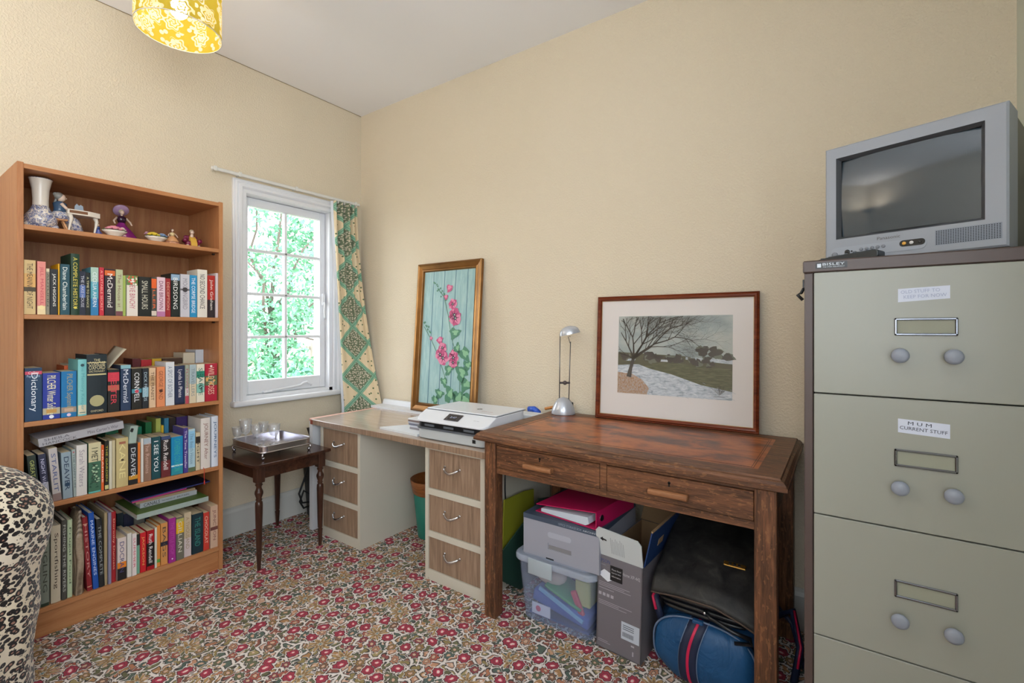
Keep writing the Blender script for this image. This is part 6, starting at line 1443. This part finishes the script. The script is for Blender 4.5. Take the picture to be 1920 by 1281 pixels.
# ---------------------------------------------------------------- pendant lamp
LP=Vector((.777,-1.426,2.318)); SR=.140; SH=.205
t=thing('pendant_lamp',uniq('lit yellow drum pendant lampshade with cut out roses hanging from the ceiling'),'lamp',LP)
def shade_mat():
    m=bpy.data.materials.new('cut_rose_yellow_shade'); m.use_nodes=True; nt=m.node_tree
    N=NT.__new__(NT); N.m=m; N.t=nt; N.b=nt.nodes['Principled BSDF']
    out=nt.nodes['Material Output']; uv=N.co('UV')
    def rose(scale,R,off):
        p=N.mp(uv,(scale,)*3,off); v=N.vor(p,1.0,'F1',.7,'2D'); loc=N.vm('SUBTRACT',p,v.outputs['Position']); lx,ly,_=N.sep(loc)
        r=N.ma('SQRT',N.ma('ADD',N.ma('MULTIPLY',lx,lx),N.ma('MULTIPLY',ly,ly))); an=N.ma('ARCTAN2',ly,lx)
        rp=N.ma('MULTIPLY',N.ma('ADD',.86,N.ma('MULTIPLY',N.ma('COSINE',N.ma('MULTIPLY',an,6)),.14)),R)
        q=N.ma('DIVIDE',r,rp); sp=N.ma('SINE',N.ma('ADD',N.ma('MULTIPLY',q,17.0),N.ma('MULTIPLY',an,2.0)))
        return N.ma('MULTIPLY',mask(N,q,1.0,.02),N.ma('GREATER_THAN',sp,-.25))
    a=rose(11.0,.42,(0,0,0)); p2=N.mp(uv,(26,26,26),(3,1,0)); v2=N.vor(p2,1.0,'F1',.9,'2D'); lo=N.vm('SUBTRACT',p2,v2.outputs['Position']); lx,ly,_=N.sep(lo); an=N.ma('ADD',N.ma('ARCTAN2',ly,lx),N.ma('MULTIPLY',N.sep(v2.outputs['Color'])[0],6.28))
    r=N.ma('SQRT',N.ma('ADD',N.ma('MULTIPLY',lx,lx),N.ma('MULTIPLY',ly,ly))); lf=N.ma('MULTIPLY',N.ma('LESS_THAN',r,N.ma('MULTIPLY',N.ma('ABSOLUTE',N.ma('COSINE',an)),.42)),N.ma('GREATER_THAN',N.sep(v2.outputs['Color'])[1],.35))
    k=N.ma('MAXIMUM',a,lf)

    d=nt.nodes.new('ShaderNodeBsdfDiffuse'); tr=nt.nodes.new('ShaderNodeBsdfTranslucent'); mx=nt.nodes.new('ShaderNodeMixShader'); mx.inputs[0].default_value=.35
    c=N.mix(k,'9c8c34','e6e2d4'); nt.links.new(c,d.inputs[0]); nt.links.new(c,tr.inputs[0]); nt.links.new(d.outputs[0],mx.inputs[1]); nt.links.new(tr.outputs[0],mx.inputs[2])
    tp=nt.nodes.new('ShaderNodeBsdfTransparent'); m2=nt.nodes.new('ShaderNodeMixShader'); kk=N.ma('MULTIPLY',k,.55); nt.links.new(kk,m2.inputs[0]); nt.links.new(mx.outputs[0],m2.inputs[1]); nt.links.new(tp.outputs[0],m2.inputs[2])
    nt.links.new(m2.outputs[0],out.inputs['Surface']); return m
b=MB(); n=64; v=[];f=[]
for j in range(5):
    for i in range(n+1): a=2*math.pi*i/n; v.append((SR*math.cos(a),SR*math.sin(a),SH*j/4))
for j in range(4):
    for i in range(n): f.append((j*(n+1)+i,j*(n+1)+i+1,(j+1)*(n+1)+i+1,(j+1)*(n+1)+i))
b._add(v,f,0,True); sh=b.build('lamp_shade',shade_mat(),t,mod='keep'); me=sh.data; uvl=me.uv_layers.new(name='UVMap')
for p in me.polygons:
    for li,vi in zip(p.loop_indices,p.vertices):
        j,i=divmod(vi,n+1); uvl.data[li].uv=(SR*2*math.pi*i/n, SH*j/4)
for z in (0,SH):
    b=MB(); b.tube([(SR*math.cos(i*math.pi/24),SR*math.sin(i*math.pi/24),z) for i in range(48)],.0016,6,closed=True); b.build('shade_ring',mat('white_wire','c8c8c0',.4),t)
b=MB()
for a in (0,2.094,4.189): b.tube([(SR*math.cos(a),SR*math.sin(a),SH-.002),(.02*math.cos(a),.02*math.sin(a),SH-.04)],.0014,6)
b.build('spider',mat('white_wire','c8c8c0',.4),t)
b=MB(); b.lathe([(.019,SH-.055),(.021,SH-.01),(.012,SH+.01),(.003,SH+.02)],20); b.build('lamp_holder',mat('white_bakelite','d8d4c8',.4),t)
b=MB(); b.tube([(0,0,SH+.02),(0,0,CEIL-LP.z-.02)],.003,8); b.build('flex',mat('white_bakelite','d8d4c8',.4),t)
b=MB(); b.lathe([(.005,CEIL-LP.z-.04),(.035,CEIL-LP.z-.02),(.04,CEIL-LP.z)],24); b.build('ceiling_rose',mat('white_bakelite','d8d4c8',.4),t)
me_=bpy.data.materials.new('lit_bulb'); me_.use_nodes=True; b_=me_.node_tree.nodes['Principled BSDF']; b_.inputs['Emission Color'].default_value=(1,.80,.52,1); b_.inputs['Emission Strength'].default_value=BULB_E
b=MB(); b.lathe([(0,.052),(.014,.056),(.026,.068),(.030,.084),(.026,.102),(.016,.122),(.014,.150)],24); b.build('bulb',me_,t)
lo=add_light('pendant_bulb_light','POINT',tuple(LP+Vector((0,0,.085))),energy=BULB_W,color=(1.0,.83,.56)); lo.data.shadow_soft_size=.034
lo.data.use_shadow=True
# unseen uplighter, added behind the camera to brighten the ceiling
t=thing('added_uplighter',uniq('unseen floor uplighter added behind the camera to brighten the ceiling'),'lamp',(.42,-3.08,0))
b=MB(); b.lathe([(0,0),(.13,0),(.13,.015),(.02,.03)],28); b.build('base',M_BLK,t)
b=MB(); b.tube([(0,0,.02),(0,0,1.70)],.011,12); b.build('pole',M_BLK,t)
b=MB(); b.lathe([(.012,1.69),(.06,1.71),(.13,1.76),(.16,1.82),(.157,1.822),(.125,1.765),(.05,1.722),(.0,1.715)],32,cap=False); b.build('bowl',mat('satin_bowl','8a8a8a',.4,.5),t)
# ---------------------------------------------------------------- leopard throw over an armchair
def leopard():
    t=NT('leopard_print_fleece',.95,spec=.1); co=t.co()
    wv=t.n('ShaderNodeTexNoise'); t.put(wv.inputs['Vector'],co); wv.inputs['Scale'].default_value=40
    c0=t.vm('ADD',co,t.vm('SCALE',t.vm('SUBTRACT',wv.outputs['Color'],(.5,.5,.5)),.010))
    v=t.vor(t.mp(c0,(1,.78,1)),66,'F1',.9,'3D'); d=v.outputs['Distance']
    nz=t.noise(co,75,2); base=t.mix(t.noise(co,5,3),'d8c8a6','e6ded2')
    ring=t.ma('MULTIPLY',mask(t,d,.56,.02),t.ma('GREATER_THAN',t.ma('ADD',d,t.ma('MULTIPLY',nz,.35)),0.40))
    core=mask(t,d,.30,.03)
    c=t.mix(core,base,'9a7464'); c=t.mix(ring,c,'1c1718')
    v2=t.vor(c0,100,'F1',1.0,'3D').outputs['Distance']; c=t.mix(t.ma('MULTIPLY',mask(t,v2,.2,.02),mask(t,d,.60,.02,True)),c,'1c1718')
    t.b.inputs['Sheen Weight'].default_value=.3; t.bump(t.noise(co,160,2),.3,.003); return t.col(c)
TC=Vector((.590,-1.995,0))-RGT*.062; 
PR=[(0.0,.272),(.09,.274),(.21,.282),(.27,.292),(.36,.293),(.42,.300),(.47,.318),(.53,.331),(.575,.334),(.62,.322),(.665,.290),(.705,.245),(.735,.18),(.752,.11),(.757,.0)]
def rad(z):
    for (a,ra),(c,rc) in zip(PR,PR[1:]):
        if a<=z<=c: return ra+(rc-ra)*(z-a)/(c-a+1e-9)
    return 0
t=thing('armchair',uniq('armchair wholly covered by a leopard print throw at the lower left'),'armchair',(TC.x,TC.y,0),TH)
NU,NV=120,70
def th_(u,v):
    if v<.8: z=.62*(v/.8)
    else: k=(v-.8)/.2; z=.62+.137*math.sin(k*math.pi/2)
    z=min(z,.757); r=max(rad(z),.0005); a=2*math.pi*u
    fold=(1-v)**.6*(.020*math.sin(a*7+2*math.sin(v*4))+.010*math.sin(a*13+v*9))+.010*noise.noise(Vector((math.cos(a)*2,math.sin(a)*2,z*6)))
    # deep diagonal crease seen from the room
    cr=math.exp(-((a-4.9+1.3*(z-.45)*2)**2)/.02)*.028*(1 if .2<z<.68 else .3)
    k=r-(fold*.6+cr)*(1 if z<.7 else .2)*(.55 if abs(math.cos(a))>.86 else 1)
    k=max(k,.0005)
    return (k*math.cos(a), k*.72*math.sin(a), z+.002)
b=MB(); b.grid(th_,NU,NV); o=b.build('leopard_throw',leopard(),t,mod='keep'); me=o.data; uvl=me.uv_layers.new(name='UVMap')
for p in me.polygons:
    for li,vi in zip(p.loop_indices,p.vertices):
        j,i=divmod(vi,NU+1); uvl.data[li].uv=(i/NU*1.75, j/NV*.95)
